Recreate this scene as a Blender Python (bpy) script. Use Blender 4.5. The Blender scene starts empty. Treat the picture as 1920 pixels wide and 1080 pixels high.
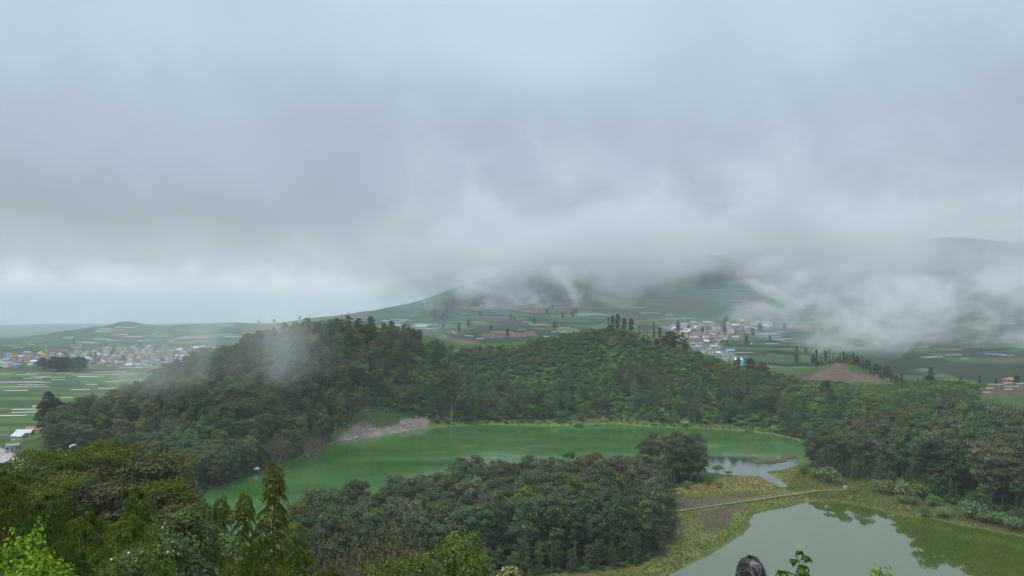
import bpy, math, random
import numpy as np
from mathutils import Vector, Matrix, Quaternion

# ------------------------------------------------------------------ camera, light, exposure
SC = bpy.context.scene
COL = SC.collection
CAM_H = 85.0                 # metres above the lakes
FPX = 1423.0                 # focal length in pixels of the 1920 wide photograph
PITCH = math.atan(50.0 / FPX)
cam_data = bpy.data.cameras.new('camera')
cam_data.sensor_width = 36.0
cam_data.lens = 36.0 * FPX / 1920.0
cam_data.clip_start = 0.2
cam_data.clip_end = 40000.0
cam = bpy.data.objects.new('camera', cam_data)
COL.objects.link(cam)
cam.location = (0, 0, CAM_H)
cam.rotation_euler = (math.pi / 2 + PITCH, 0, 0)
SC.camera = cam

SUN_EL, SUN_AZ = math.radians(62), math.radians(-125)      # high sun behind the cloud, over the left shoulder
world = bpy.data.worlds.new('World')
SC.world = world
world.use_nodes = True
nt = world.node_tree
nt.nodes.clear()


def N(nt, typ, **kw):
    n = nt.nodes.new(typ)
    for k, v in kw.items():
        if k.startswith('i_'):
            key = k[2:]
            n.inputs[int(key) if key.isdigit() else key].default_value = v
        else:
            setattr(n, k, v)
    return n


def L(nt, a, b):
    nt.links.new(a, b)


def math_node(nt, op, a, b=None, c=None, clamp=False):
    n = nt.nodes.new('ShaderNodeMath')
    n.operation = op
    n.use_clamp = clamp
    for i, s in enumerate((a, b, c)):
        if s is None:
            continue
        if isinstance(s, (int, float)):
            n.inputs[i].default_value = s
        else:
            nt.links.new(s, n.inputs[i])
    return n.outputs[0]


def ramp(nt, fac, stops, interp='LINEAR'):
    n = nt.nodes.new('ShaderNodeValToRGB')
    cr = n.color_ramp
    cr.interpolation = interp
    while len(cr.elements) < len(stops):
        cr.elements.new(0.5)
    for e, (p, c) in zip(cr.elements, stops):
        e.position = p
        if isinstance(c, (int, float)):
            c = (c, c, c)
        e.color = (c[0], c[1], c[2], 1)
    nt.links.new(fac, n.inputs[0])
    return n.outputs[0]


def mixc(nt, fac, a, b, blend='MIX'):
    n = nt.nodes.new('ShaderNodeMix')
    n.data_type = 'RGBA'
    n.blend_type = blend
    for s, i in ((fac, 0), (a, 6), (b, 7)):
        if isinstance(s, (int, float)):
            n.inputs[i].default_value = s
        elif isinstance(s, tuple):
            n.inputs[i].default_value = (s[0], s[1], s[2], 1)
        else:
            nt.links.new(s, n.inputs[i])
    return n.outputs[2]


def noise(nt, vec, scale, detail=4.0, rough=0.55, distort=0.0):
    n = nt.nodes.new('ShaderNodeTexNoise')
    n.inputs['Scale'].default_value = scale
    n.inputs['Detail'].default_value = detail
    n.inputs['Roughness'].default_value = rough
    n.inputs['Distortion'].default_value = distort
    if vec is not None:
        nt.links.new(vec, n.inputs['Vector'])
    return n.outputs['Fac']


# overcast sky: the clear Nishita sky almost wholly covered by a ragged grey stratus deck
sky = N(nt, 'ShaderNodeTexSky', sky_type='NISHITA', sun_disc=False, sun_elevation=SUN_EL, sun_rotation=SUN_AZ,
        altitude=2000.0, air_density=1.0, dust_density=2.0)
bg_sky = N(nt, 'ShaderNodeBackground', i_Strength=0.08)
L(nt, sky.outputs[0], bg_sky.inputs[0])
tc = N(nt, 'ShaderNodeTexCoord')
sep = N(nt, 'ShaderNodeSeparateXYZ')
L(nt, tc.outputs['Generated'], sep.inputs[0])
zc = math_node(nt, 'ADD', math_node(nt, 'MAXIMUM', sep.outputs[2], 0.0), 0.10)
proj = N(nt, 'ShaderNodeCombineXYZ')
L(nt, math_node(nt, 'DIVIDE', sep.outputs[0], zc), proj.inputs[0])
L(nt, math_node(nt, 'DIVIDE', sep.outputs[1], zc), proj.inputs[1])
n_big = noise(nt, tc.outputs['Generated'], 1.7, 3.0, 0.5, 0.3)
n_mid = noise(nt, tc.outputs['Generated'], 3.2, 4.0, 0.5, 0.6)
n_edge = noise(nt, tc.outputs['Generated'], 9.0, 5.0, 0.6, 0.4)
elev = math_node(nt, 'ADD', sep.outputs[2],
                 math_node(nt, 'ADD', math_node(nt, 'MULTIPLY', math_node(nt, 'SUBTRACT', n_edge, 0.5), 0.10),
                           math_node(nt, 'MULTIPLY', math_node(nt, 'SUBTRACT', n_big, 0.5), 0.10)))
deck = ramp(nt, elev, [(0.0, (0.61, 0.68, 0.735)), (0.022, (0.63, 0.70, 0.75)), (0.062, (0.355, 0.405, 0.45)),
                       (0.115, (0.27, 0.312, 0.352)), (0.22, (0.315, 0.375, 0.455)), (0.36, (0.385, 0.48, 0.555)), (0.62, (0.56, 0.67, 0.75)),
                       (1.0, (0.88, 0.97, 1.04))], 'EASE')
var = ramp(nt, math_node(nt, 'ADD', math_node(nt, 'MULTIPLY', n_mid, 0.55), math_node(nt, 'MULTIPLY', n_big, 0.45)),
           [(0.30, 0.86), (0.5, 1.0), (0.70, 1.13)])
deck = mixc(nt, 1.0, deck, var, 'MULTIPLY')
bg_deck = N(nt, 'ShaderNodeBackground', i_Strength=0.97)
L(nt, deck, bg_deck.inputs[0])
mixw = N(nt, 'ShaderNodeMixShader', i_0=0.94)
L(nt, bg_sky.outputs[0], mixw.inputs[1])
L(nt, bg_deck.outputs[0], mixw.inputs[2])
outw = N(nt, 'ShaderNodeOutputWorld')
L(nt, mixw.outputs[0], outw.inputs[0])

sun_data = bpy.data.lights.new('sun', 'SUN')
sun_data.energy = 1.4
sun_data.angle = math.radians(14)
sun_data.color = (1.0, 0.97, 0.92)
sun = bpy.data.objects.new('sun', sun_data)
COL.objects.link(sun)
sun_dir = Vector((math.sin(SUN_AZ) * math.cos(SUN_EL), math.cos(SUN_AZ) * math.cos(SUN_EL), math.sin(SUN_EL)))
sun.rotation_euler = (-sun_dir).to_track_quat('-Z', 'Y').to_euler()

SC.view_settings.view_transform = 'Standard'
SC.view_settings.look = 'None'
SC.view_settings.exposure = 0.52
SC.view_settings.gamma = 1.0
SC.view_settings.use_curve_mapping = False
SC.render.engine = 'CYCLES'
cy = SC.cycles
cy.use_denoising = True
cy.denoiser = 'OPENIMAGEDENOISE'
cy.use_adaptive_sampling = True
cy.adaptive_threshold = 0.02
cy.max_bounces = 6
cy.diffuse_bounces = 2
cy.glossy_bounces = 3
cy.transmission_bounces = 2
cy.volume_bounces = 3
cy.transparent_max_bounces = 8
cy.volume_max_steps = 256
cy.caustics_reflective = False
cy.caustics_refractive = False

# ------------------------------------------------------------------ pixels of the photograph <-> points of the place
CP, SP = math.cos(PITCH), math.sin(PITCH)


def ray(u, v):
    x = (u - 960.0) / FPX
    y = (540.0 - v) / FPX
    return np.array((x, CP - y * SP, SP + y * CP))


def at_z(u, v, z=0.0):
    r = ray(u, v)
    t = (z - CAM_H) / r[2]
    return np.array((r[0] * t, r[1] * t, z))


def at_d(u, v, d):
    r = ray(u, v)
    t = d / r[1]
    return np.array((r[0] * t, d, CAM_H + r[2] * t))


def project(x, y, z):
    """world -> photo pixels (arrays)"""
    zz = z - CAM_H
    depth = y * CP + zz * SP
    up = -y * SP + zz * CP
    depth = np.where(depth > 0.01, depth, 0.01)
    return 960.0 + FPX * x / depth, 540.0 - FPX * up / depth, depth


def in_poly(px, py, poly):
    px = np.asarray(px, float)
    py = np.asarray(py, float)
    res = np.zeros(px.shape, bool)
    n = len(poly)
    for i in range(n):
        x1, y1 = poly[i][0], poly[i][1]
        x2, y2 = poly[(i + 1) % n][0], poly[(i + 1) % n][1]
        c = (y1 > py) != (y2 > py)
        with np.errstate(divide='ignore', invalid='ignore'):
            xi = (x2 - x1) * (py - y1) / (y2 - y1 + 1e-12) + x1
        res ^= c & (px < xi)
    return res


def seg_dist(px, py, poly, closed=True):
    d = np.full(np.shape(px), 1e9)
    n = len(poly)
    for i in range(n if closed else n - 1):
        x1, y1 = poly[i][0], poly[i][1]
        x2, y2 = poly[(i + 1) % n][0], poly[(i + 1) % n][1]
        dx, dy = x2 - x1, y2 - y1
        t = np.clip(((px - x1) * dx + (py - y1) * dy) / (dx * dx + dy * dy + 1e-12), 0, 1)
        d = np.minimum(d, np.hypot(px - x1 - t * dx, py - y1 - t * dy))
    return d


def sstep(a, b, x):
    t = np.clip((x - a) / (b - a), 0, 1)
    return t * t * (3 - 2 * t)


class VNoise:
    """tileable value noise in 2D for numpy arrays"""
    def __init__(self, seed):
        self.t = np.random.RandomState(seed).rand(256, 256)

    def __call__(self, x, y, scale=1.0, octaves=4, gain=0.5):
        x = np.asarray(x, float) * scale
        y = np.asarray(y, float) * scale
        tot, amp, s = 0.0, 1.0, 0.0
        for o in range(octaves):
            xi, yi = np.floor(x), np.floor(y)
            fx, fy = x - xi, y - yi
            fx, fy = fx * fx * (3 - 2 * fx), fy * fy * (3 - 2 * fy)
            xi, yi = xi.astype(int) & 255, yi.astype(int) & 255
            x1, y1 = (xi + 1) & 255, (yi + 1) & 255
            v = (self.t[xi, yi] * (1 - fx) + self.t[x1, yi] * fx) * (1 - fy) + (self.t[xi, y1] * (1 - fx) + self.t[x1, y1] * fx) * fy
            tot = tot + v * amp
            s += amp
            amp *= gain
            x, y = x * 2.03 + 17.1, y * 2.03 + 5.7
        return tot / s


vn = VNoise(3)
vn2 = VNoise(11)
rnd = random.Random(5)

# lakes: shorelines read off the photograph at water level
LAKE1_PX = [(352, 950), (372, 927), (420, 911), (470, 893), (512, 879), (560, 862), (600, 840), (640, 827), (700, 819), (745, 812), (790, 804),
            (860, 799), (930, 796), (1000, 798), (1060, 798), (1100, 796), (1150, 794), (1180, 797), (1230, 801), (1300, 803), (1350, 805), (1380, 808),
            (1440, 813), (1490, 824), (1515, 836), (1522, 848), (1508, 860), (1490, 874), (1462, 882), (1436, 884), (1446, 891), (1462, 900), (1478, 911),
            (1466, 914), (1450, 907), (1436, 899), (1424, 893), (1390, 892), (1352, 889), (1332, 886), (1290, 882), (1240, 883), (1208, 890), (1192, 905), (1185, 926), (1150, 931), (1050, 935), (950, 940), (850, 950),
            (750, 975), (650, 1005), (560, 1030), (450, 1050), (350, 1042), (310, 1000), (325, 965)]
LAKE2_PX = [(1248, 1080), (1275, 1068), (1305, 1053), (1330, 1042), (1352, 1028), (1375, 1012), (1392, 1003), (1408, 988), (1405, 978), (1412, 965), (1440, 958), (1480, 950),
            (1518, 942), (1545, 938), (1590, 944), (1650, 957), (1700, 969), (1760, 975), (1800, 986), (1850, 993), (1920, 1008), (2010, 1030), (2120, 1080), (2200, 1200),
            (2000, 1330), (1700, 1380), (1400, 1280), (1260, 1170), (1235, 1110)]


def ragged(poly, amp, step, seed):
    """a shoreline polygon with small bays and points"""
    r = random.Random(seed)
    out = []
    n = len(poly)
    for i in range(n):
        a, b = poly[i], poly[(i + 1) % n]
        ln = math.hypot(b[0] - a[0], b[1] - a[1])
        k = max(1, int(ln / step))
        for j in range(k):
            t = j / k
            x, y = a[0] + (b[0] - a[0]) * t, a[1] + (b[1] - a[1]) * t
            out.append((x + r.uniform(-amp, amp), y + r.uniform(-amp, amp)))
    return out


LAKE1 = ragged([tuple(at_z(u, v)[:2]) for u, v in LAKE1_PX], 0.5, 4.0, 1)
LAKE2 = ragged([tuple(at_z(u, v)[:2]) for u, v in LAKE2_PX], 0.45, 2.5, 2)

# ------------------------------------------------------------------ the lie of the land
CTRL = [  # photo column, photo row of the bare ground, distance
    # crest of the wooded hill on the left and of the crater rim
    (90, 815, 480), (150, 800, 480), (250, 768, 490), (330, 722, 505), (400, 700, 520), (480, 674, 540), (540, 653, 560), (640, 641, 600), (700, 640, 625),
    (760, 645, 660), (830, 652, 700), (880, 657, 720), (950, 652, 730), (1000, 644, 735), (1060, 633, 735), (1110, 624, 730), (1150, 621, 720), (1200, 632, 715),
    (1270, 660, 700), (1330, 676, 690), (1400, 694, 680), (1470, 714, 660), (1530, 729, 640), (1600, 734, 620),
    # slopes down to the lake
    (560, 760, 500), (480, 740, 505), (450, 800, 450), (300, 830, 440), (200, 845, 440), (100, 845, 440), (640, 730, 550),
    (700, 720, 590), (700, 765, 558), (850, 745, 635), (850, 700, 680), (1000, 745, 632), (1000, 690, 690), (1150, 745, 625), (1150, 680, 680),
    (1300, 750, 620), (1300, 705, 660), (1450, 770, 580), (1450, 735, 625), (1530, 790, 540),
    # right hand woods and the shelf of fields behind them
    (1640, 838, 450), (1750, 810, 470), (1880, 800, 470), (2000, 800, 470), (1900, 900, 362), (1800, 915, 355), (1700, 893, 395), (1600, 868, 430),
    (1740, 730, 560), (1900, 735, 545), (2100, 735, 545), (1660, 735, 575), (1740, 716, 640), (1900, 716, 640), (2100, 716, 640), (1600, 740, 560), (1830, 722, 600),
    # ploughed mound and the valley behind
    (1575, 681, 720), (1540, 692, 712), (1620, 693, 712), (1500, 724, 700), (1665, 724, 700), (1450, 692, 850), (1395, 692, 820), (1430, 640, 1120), (1300, 640, 1030), (1300, 612, 1260),
    (1440, 606, 1300), (1480, 650, 1050), (1600, 655, 1050), (1750, 665, 1100), (1900, 665, 1100), (2150, 665, 1100), (1700, 610, 1380), (1900, 610, 1380), (2150, 610, 1380), (1550, 690, 880), (1550, 615, 1340),
    # mountain
    (1200, 585, 1420), (1300, 565, 1560), (1440, 565, 1560), (1560, 560, 1620), (1700, 560, 1650), (1900, 560, 1650), (2200, 560, 1650), (1200, 540, 1750), (1350, 520, 1850), (1500, 510, 1900), (1700, 505, 1950), (1900, 505, 1950), (2200, 505, 1950),
    (1200, 490, 2150), (1500, 460, 2300), (1800, 445, 2350), (2200, 445, 2350), (1100, 500, 2100),
    # terraced middle hill
    (900, 650, 980), (820, 642, 1050), (1000, 640, 1020), (1100, 625, 1120), (900, 605, 1350), (1000, 595, 1350), (1090, 585, 1420), (950, 550, 1650), (905, 538, 1750),
    (850, 556, 1750), (965, 512, 1900), (1040, 520, 1850), (1090, 540, 1700), (800, 576, 1700), (860, 590, 1500),
    # far skyline on the left
    (-300, 645, 1850), (0, 640, 1800), (60, 632, 1750), (130, 620, 1680), (200, 612, 1600), (222, 606, 1600), (250, 606, 1600), (275, 613, 1600), (300, 621, 1620), (350, 612, 1660),
    (460, 606, 1700), (480, 611, 1700), (560, 600, 1700), (650, 592, 1700), (700, 585, 1700), (760, 582, 1700),
    # plain and village slope
    (100, 664, 1330), (300, 662, 1330), (200, 640, 1450), (400, 656, 1350), (480, 640, 1450), (600, 630, 1450), (700, 622, 1400), (-200, 667, 1330),
]
pts = [at_d(*c) for c in CTRL]
pts += [at_z(u, v, 0.5) for u, v in LAKE1_PX[::3] + LAKE2_PX[::3]]
pts += [at_z(u, v, 1.0) for u, v in ((1300, 950), (1400, 930), (1480, 905), (1100, 1000), (1000, 1045), (900, 1070), (800, 1060), (1000, 1078), (1560, 910), (1650, 930))]
for u in (-500, -200, 0, 200, 330):
    for d in (560, 700, 900, 1130):
        p = at_d(u, 600, d)
        pts.append((p[0], d, 1.0))
for u, d, z in ((30, 446, 2), (130, 425, 2.5), (250, 400, 3), (330, 365, 1), (-150, 430, 2), (-400, 430, 4),
                (540, 780, 14), (300, 660, 5), (700, 870, 18), (420, 720, 8), (600, 1000, 8), (720, 1100, 14), (900, 900, 28), (1050, 900, 35), (1200, 880, 36), (1300, 850, 30),
                (1740, 780, 12), (1900, 800, 8), (2150, 800, 8), (1620, 800, 20), (1575, 800, 26),
                (0, 3000, 0), (300, 3000, 0), (600, 3000, 0), (-500, 3000, 0), (800, 2800, 60), (0, 2250, 5), (300, 2150, 20), (600, 2250, 40), (-400, 2250, 5),
                (1000, 2700, 200), (1300, 2800, 260), (1600, 2900, 280), (2000, 2900, 280), (2500, 2900, 280),
                (0, 7000, -10), (500, 7000, 0), (1000, 7000, 50), (1500, 7000, 100), (2200, 7000, 100)):
    p = at_d(u, 600, d)
    pts.append((p[0], d, z))
# the hill the photograph is taken from
pts += [(0, 0, 83.3), (-12, 0, 83.6), (12, 0, 83.4), (0, -30, 90), (-80, -30, 92), (80, -30, 90), (0, -200, 120), (300, -200, 110), (-300, -200, 110), (1500, -1500, 150), (-1500, -1500, 150), (0, -3000, 150), (4000, 0, 200), (-4000, 0, 60),
        (0, 4.6, 81.75), (2, 4.6, 81.7), (-4, 5, 81.7), (8, 6, 80.9), (-10, 10, 79.6), (0, 10, 79.2), (10, 10, 79.3),
        (-20, 20, 75.5), (-6, 20, 74), (6, 20, 72.5), (20, 20, 72), (-32, 40, 67), (-10, 40, 63), (15, 40, 57), (40, 40, 55),
        (-55, 70, 60), (-20, 70, 50), (20, 70, 38), (60, 70, 38), (-62, 110, 46), (-95, 110, 50), (-25, 110, 27), (30, 110, 22), (80, 110, 24),
        (-110, 170, 34), (-60, 170, 20), (-20, 170, 10), (30, 160, 8), (-130, 250, 14), (-80, 240, 4), (-30, 215, 3), (20, 200, 3), (-190, 330, 8), (-250, 250, 25), (-200, 120, 50),
        (150, 100, 30), (200, 60, 45), (250, 200, 22), (300, 300, 15), (400, 100, 60), (-400, 100, 60), (-450, 300, 20)]
pts = np.array(pts, float)


def tcoord(x, y):
    r = np.hypot(x, y) + 6.0
    th = np.arctan2(x, y)
    return np.stack([th * 1.6, np.log(r)], -1)


def _phi(d2):
    return 0.5 * d2 * np.log(d2 + 1e-10)


_pc = tcoord(pts[:, 0], pts[:, 1])
_n = len(pts)
_A = np.zeros((_n + 3, _n + 3))
_d2 = ((_pc[:, None] - _pc[None]) ** 2).sum(-1)
_A[:_n, :_n] = _phi(_d2) + np.eye(_n) * 2e-5
_A[:_n, _n] = 1
_A[:_n, _n + 1:] = _pc
_A[_n, :_n] = 1
_A[_n + 1:, :_n] = _pc.T
_w = np.linalg.solve(_A, np.concatenate([pts[:, 2], np.zeros(3)]))


def tps(x, y):
    x = np.asarray(x, float)
    sh = x.shape
    q = tcoord(x.ravel(), np.asarray(y, float).ravel())
    out = np.empty(len(q))
    for s in range(0, len(q), 20000):
        c = q[s:s + 20000]
        d2 = ((c[:, None] - _pc[None]) ** 2).sum(-1)
        out[s:s + 20000] = _phi(d2) @ _w[:_n] + _w[_n] + c @ _w[_n + 1:]
    return out.reshape(sh)


def height(x, y):
    x = np.asarray(x, float)
    y = np.asarray(y, float)
    z = tps(x, y)
    r = np.hypot(x, y)
    dmin = np.full(x.shape, 1e9)
    inside = np.zeros(x.shape, bool)
    m = (r > 140) & (r < 700) & (y > 0)
    for lake in (LAKE1, LAKE2):
        if m.any():
            d = seg_dist(x[m], y[m], lake)
            i = in_poly(x[m], y[m], lake)
            dm = dmin[m]
            dmin[m] = np.minimum(dm, d)
            im = inside[m]
            inside[m] = im | i
    amp = sstep(3, 60, r) * (0.6 + sstep(300, 1300, r) * 4 + sstep(1500, 2400, r) * 10)
    rough = (vn(x, y, 1 / 45., 4) - 0.5) * 2
    rough2 = (vn2(x, y, 1 / 260., 3) - 0.5) * 2
    flat = sstep(1.5, 14, np.abs(z))
    z = z + (rough * np.minimum(amp, 3.0) + rough2 * np.maximum(amp - 1.5, 0) * 0.7) * flat
    near = (r > 140) & (r < 700)
    z = np.where(near, np.maximum(z, 0.35 + 0.35 * vn(x, y, 1 / 6., 3)), z)
    shore = sstep(0, 22, dmin)
    z = np.where(dmin < 22, (0.12 + 0.05 * dmin + 0.3 * vn(x, y, 1 / 4., 2) * sstep(0, 3, dmin)) * (1 - shore) + z * shore, z)
    z = np.where(inside, -np.minimum(3.0, 0.1 + 0.2 * dmin), z)
    return z


# ------------------------------------------------------------------ helpers for objects
def new_mat(name):
    m = bpy.data.materials.new(name)
    m.use_nodes = True
    m.node_tree.nodes.clear()
    return m, m.node_tree


def principled(nt, color, rough=0.8, spec=0.2, **kw):
    b = nt.nodes.new('ShaderNodeBsdfPrincipled')
    if isinstance(color, tuple):
        b.inputs['Base Color'].default_value = (color[0], color[1], color[2], 1)
    else:
        nt.links.new(color, b.inputs['Base Color'])
    if isinstance(rough, (int, float)):
        b.inputs['Roughness'].default_value = rough
    else:
        nt.links.new(rough, b.inputs['Roughness'])
    b.inputs['Specular IOR Level'].default_value = spec
    for k, v in kw.items():
        b.inputs[k.replace('_', ' ')].default_value = v
    o = nt.nodes.new('ShaderNodeOutputMaterial')
    nt.links.new(b.outputs[0], o.inputs[0])
    return b


def bump(nt, b, h, strength=0.4, dist=0.1):
    n = nt.nodes.new('ShaderNodeBump')
    n.inputs['Strength'].default_value = strength
    n.inputs['Distance'].default_value = dist
    nt.links.new(h, n.inputs['Height'])
    nt.links.new(n.outputs[0], b.inputs['Normal'])


def simple_mat(name, col, rough=0.8, spec=0.15, var=0.25, scale=3.0):
    """plain colour with weathering noise"""
    m, nt = new_mat(name)
    t = N(nt, 'ShaderNodeTexCoord')
    f = noise(nt, t.outputs['Object'], scale, 4, 0.6)
    c = mixc(nt, f, tuple(x * (1 - var) for x in col), tuple(min(1, x * (1 + var)) for x in col))
    principled(nt, c, rough, spec)
    return m


def mesh_obj(name, verts, faces, mats, parent=None, fmat=None, smooth=False, mesh=None):
    if mesh is None:
        mesh = bpy.data.meshes.new(name)
        mesh.from_pydata([tuple(v) for v in verts], [], [tuple(f) for f in faces])
        for m in (mats if isinstance(mats, (list, tuple)) else [mats]):
            mesh.materials.append(m)
        if fmat is not None:
            mesh.polygons.foreach_set('material_index', np.asarray(fmat, np.int32))
        if smooth:
            mesh.polygons.foreach_set('use_smooth', np.ones(len(mesh.polygons), bool))
        mesh.update()
    o = bpy.data.objects.new(name, mesh)
    COL.objects.link(o)
    if parent is not None:
        o.parent = parent
    return o


def empty(name, loc=(0, 0, 0), rz=0.0, s=1.0):
    o = bpy.data.objects.new(name, None)
    o.empty_display_size = 0.2
    COL.objects.link(o)
    o.location = loc
    o.rotation_euler = (0, 0, rz)
    o.scale = (s, s, s) if not isinstance(s, tuple) else s
    return o


def tag(o, label=None, cat=None, group=None, kind=None):
    for k, v in (('label', label), ('category', cat), ('group', group), ('kind', kind)):
        if v:
            o[k] = v
    return o


# ------------------------------------------------------------------ ground: one sheet from under the camera to the horizon
def th_axis():
    a = np.linspace(-37, 37, 560)
    l = -37 - np.cumsum(np.linspace(0.4, 9, 34))
    l = l[l > -180]
    return np.radians(np.concatenate([[-180.0], l[::-1], a, -l, [180.0]]))


TH = th_axis()
RR = np.concatenate([[0.0], np.geomspace(1.5, 60, 70), np.geomspace(62, 260, 60), np.geomspace(262, 800, 300), np.geomspace(806, 3400, 120), np.geomspace(3500, 9000, 16)])
GT, GR = np.meshgrid(TH, RR)
GX, GY = GR * np.sin(GT), GR * np.cos(GT)
GZ = height(GX, GY)
PU, PV, _dep = project(GX, GY, GZ)
front = GY > 1


def pmask(poly, soft=0.0):
    """mask of a patch of ground outlined on the photograph, its edge broken by noise"""
    j = soft * 2
    return front & in_poly(PU + (vn(GX, GY, 1 / 9., 3) - 0.5) * j * 4, PV + (vn2(GX, GY, 1 / 9., 3) - 0.5) * j, poly)


C = np.zeros(GX.shape + (3,))
C[:] = (0.055, 0.095, 0.032)
nz1 = vn(GX, GY, 1 / 14., 4)
nz2 = vn2(GX, GY, 1 / 70., 3)
C *= (0.75 + 0.5 * nz1)[..., None]


def paint(mask, col, amt=1.0, vary=0.25):
    m = mask.astype(float) * amt
    k = (1 - vary + 2 * vary * vn(GX, GY, 1 / 5., 3))[..., None]
    C[:] = C * (1 - m[..., None]) + np.array(col) * k * m[..., None]


far = sstep(850, 1400, GR)
paint(far, (0.044, 0.080, 0.042))
paint(sstep(130, 210, GZ) * (GR > 1500), (0.026, 0.046, 0.030))
inpl = (GZ < 16) & (GX < -120) & (GY > 480) & (GY < 1500)
FIELD = np.where(inpl, 1.0, 0.0)
TERR = np.where((GR > 800) & ~inpl, 1.0, 0.0) * sstep(60, 20, GZ * 0 + 0)
TERR = np.where((GR > 900) & (GZ < 230) & ~inpl, 1.0, 0.0)
woody = sstep(0.50, 0.58, vn2(GX, GY, 1 / 130., 4)) * (GR > 1000) * (1 - FIELD) * (GX > -260)
paint(woody, (0.026, 0.046, 0.030), 0.9)
TERR *= 1 - woody
# woods floor
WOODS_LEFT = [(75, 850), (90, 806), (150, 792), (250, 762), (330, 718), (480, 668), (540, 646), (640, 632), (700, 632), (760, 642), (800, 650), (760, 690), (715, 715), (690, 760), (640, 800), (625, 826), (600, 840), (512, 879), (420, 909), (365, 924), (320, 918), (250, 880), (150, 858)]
CRATER = [(690, 640), (760, 644), (830, 651), (880, 656), (950, 651), (1000, 643), (1060, 632), (1110, 623), (1150, 620), (1200, 631), (1270, 659), (1330, 675), (1400, 693), (1470, 708), (1530, 721), (1600, 725),
          (1560, 800), (1530, 838), (1490, 818), (1440, 806), (1380, 800), (1300, 795), (1230, 792), (1150, 787), (1000, 790), (930, 789), (860, 791), (815, 796), (800, 780), (700, 775), (690, 760)]
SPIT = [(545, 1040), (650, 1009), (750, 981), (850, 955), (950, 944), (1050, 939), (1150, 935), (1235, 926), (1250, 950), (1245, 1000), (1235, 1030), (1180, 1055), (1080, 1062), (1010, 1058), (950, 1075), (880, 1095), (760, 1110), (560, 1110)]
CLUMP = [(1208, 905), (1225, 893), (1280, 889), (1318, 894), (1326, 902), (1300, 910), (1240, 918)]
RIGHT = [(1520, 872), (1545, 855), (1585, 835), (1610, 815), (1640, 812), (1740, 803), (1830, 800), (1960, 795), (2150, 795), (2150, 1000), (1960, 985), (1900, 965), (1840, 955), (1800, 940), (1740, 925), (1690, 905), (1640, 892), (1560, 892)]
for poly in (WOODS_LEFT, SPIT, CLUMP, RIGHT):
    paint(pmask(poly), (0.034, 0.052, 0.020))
paint(pmask(CRATER), (0.045, 0.082, 0.028), 1, 0.4)
# marsh between the lakes
MARSH = [(990, 1085), (1010, 1062), (1080, 1064), (1180, 1058), (1240, 1030), (1250, 1000), (1250, 950), (1240, 925), (1325, 905), (1352, 896), (1424, 894), (1500, 875), (1560, 890), (1600, 920), (1560, 942), (1480, 950), (1412, 966), (1400, 1000), (1350, 1030), (1250, 1085)]
paint(pmask(MARSH, 2), (0.118, 0.130, 0.050), 1, 0.4)
paint(pmask([(1330, 898), (1400, 893), (1440, 900), (1450, 916), (1330, 925), (1260, 925), (1240, 930), (1245, 920), (1300, 912)], 2), (0.185, 0.160, 0.068), 1, 0.3)
paint(pmask([(1246, 937), (1330, 932), (1390, 926), (1440, 927), (1400, 937), (1340, 948), (1285, 955), (1248, 952)], 4), (0.088, 0.076, 0.046), 0.85)
paint(pmask([(1305, 958), (1360, 950), (1400, 947), (1395, 958), (1370, 975), (1360, 998), (1328, 1000), (1312, 975)], 4), (0.088, 0.074, 0.046), 0.85)
paint(pmask([(1395, 972), (1420, 955), (1480, 945), (1530, 936), (1540, 944), (1480, 953), (1414, 970), (1408, 990), (1360, 1030), (1310, 1056), (1250, 1080), (1230, 1075), (1330, 1020)], 2), (0.098, 0.125, 0.040))
paint(pmask([(1500, 880), (1560, 893), (1640, 900), (1700, 925), (1800, 960), (1920, 990), (1920, 1010), (1800, 984), (1690, 968), (1590, 943), (1540, 935), (1470, 915)], 2), (0.095, 0.115, 0.045))
# green margin round the far shore
d1 = seg_dist(GX, GY, LAKE1)
paint(front & (d1 < 10) & (GY > 430), (0.085, 0.125, 0.038))
paint(front & (d1 < 2.2) & (GY > 480), (0.15, 0.16, 0.06))
# pale sulphur beach
BEACH = [(625, 829), (645, 812), (668, 796), (682, 788), (700, 799), (715, 805), (745, 795), (752, 786), (800, 782), (806, 790), (795, 802), (760, 809), (700, 820), (650, 828)]
paint(pmask(BEACH, 0), (0.185, 0.165, 0.148), 1, 0.5)
paint(pmask([(640, 720), (650, 718), (664, 765), (672, 790), (660, 792), (648, 755)], 1), (0.10, 0.075, 0.05), 0.6)
# bare path along the rim, terraces on its top
RIM = [tuple(at_d(*c)[:2]) for c in ((1200, 634, 714), (1270, 661, 700), (1330, 677, 690), (1400, 695, 680), (1440, 703, 668))]
paint(front & (seg_dist(GX, GY, RIM, False) < 5), (0.15, 0.105, 0.065))
RIM2 = [tuple(at_d(*c)[:2]) for c in ((820, 651, 694), (850, 654, 708), (880, 657, 720), (920, 655, 724))]
paint(front & (seg_dist(GX, GY, RIM2, False) < 3), (0.20, 0.18, 0.12))
MOUND = [(1490, 722), (1515, 706), (1545, 692), (1575, 681), (1600, 690), (1640, 700), (1665, 722)]
md = front & in_poly(PU, PV, MOUND) & (GY > 660) & (GY < 740)
paint(md, (0.130, 0.092, 0.070), 1, 0.4)
paint(front & in_poly(PU, PV, [(1580, 681), (1600, 686), (1640, 696), (1640, 706), (1600, 700)]) & (GY > 660) & (GY < 760), (0.05, 0.085, 0.03))
paint(front & in_poly(PU, PV, [(1810, 725), (1830, 714), (1960, 710), (2100, 710), (2100, 735), (1840, 745)]) & (GY < 700), (0.095, 0.082, 0.058))
paint(front & in_poly(PU, PV, [(-400, 838), (0, 838), (12, 842), (45, 862), (40, 876), (0, 880), (-400, 880)]), (0.36, 0.34, 0.33), 1, 0.2)
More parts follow.
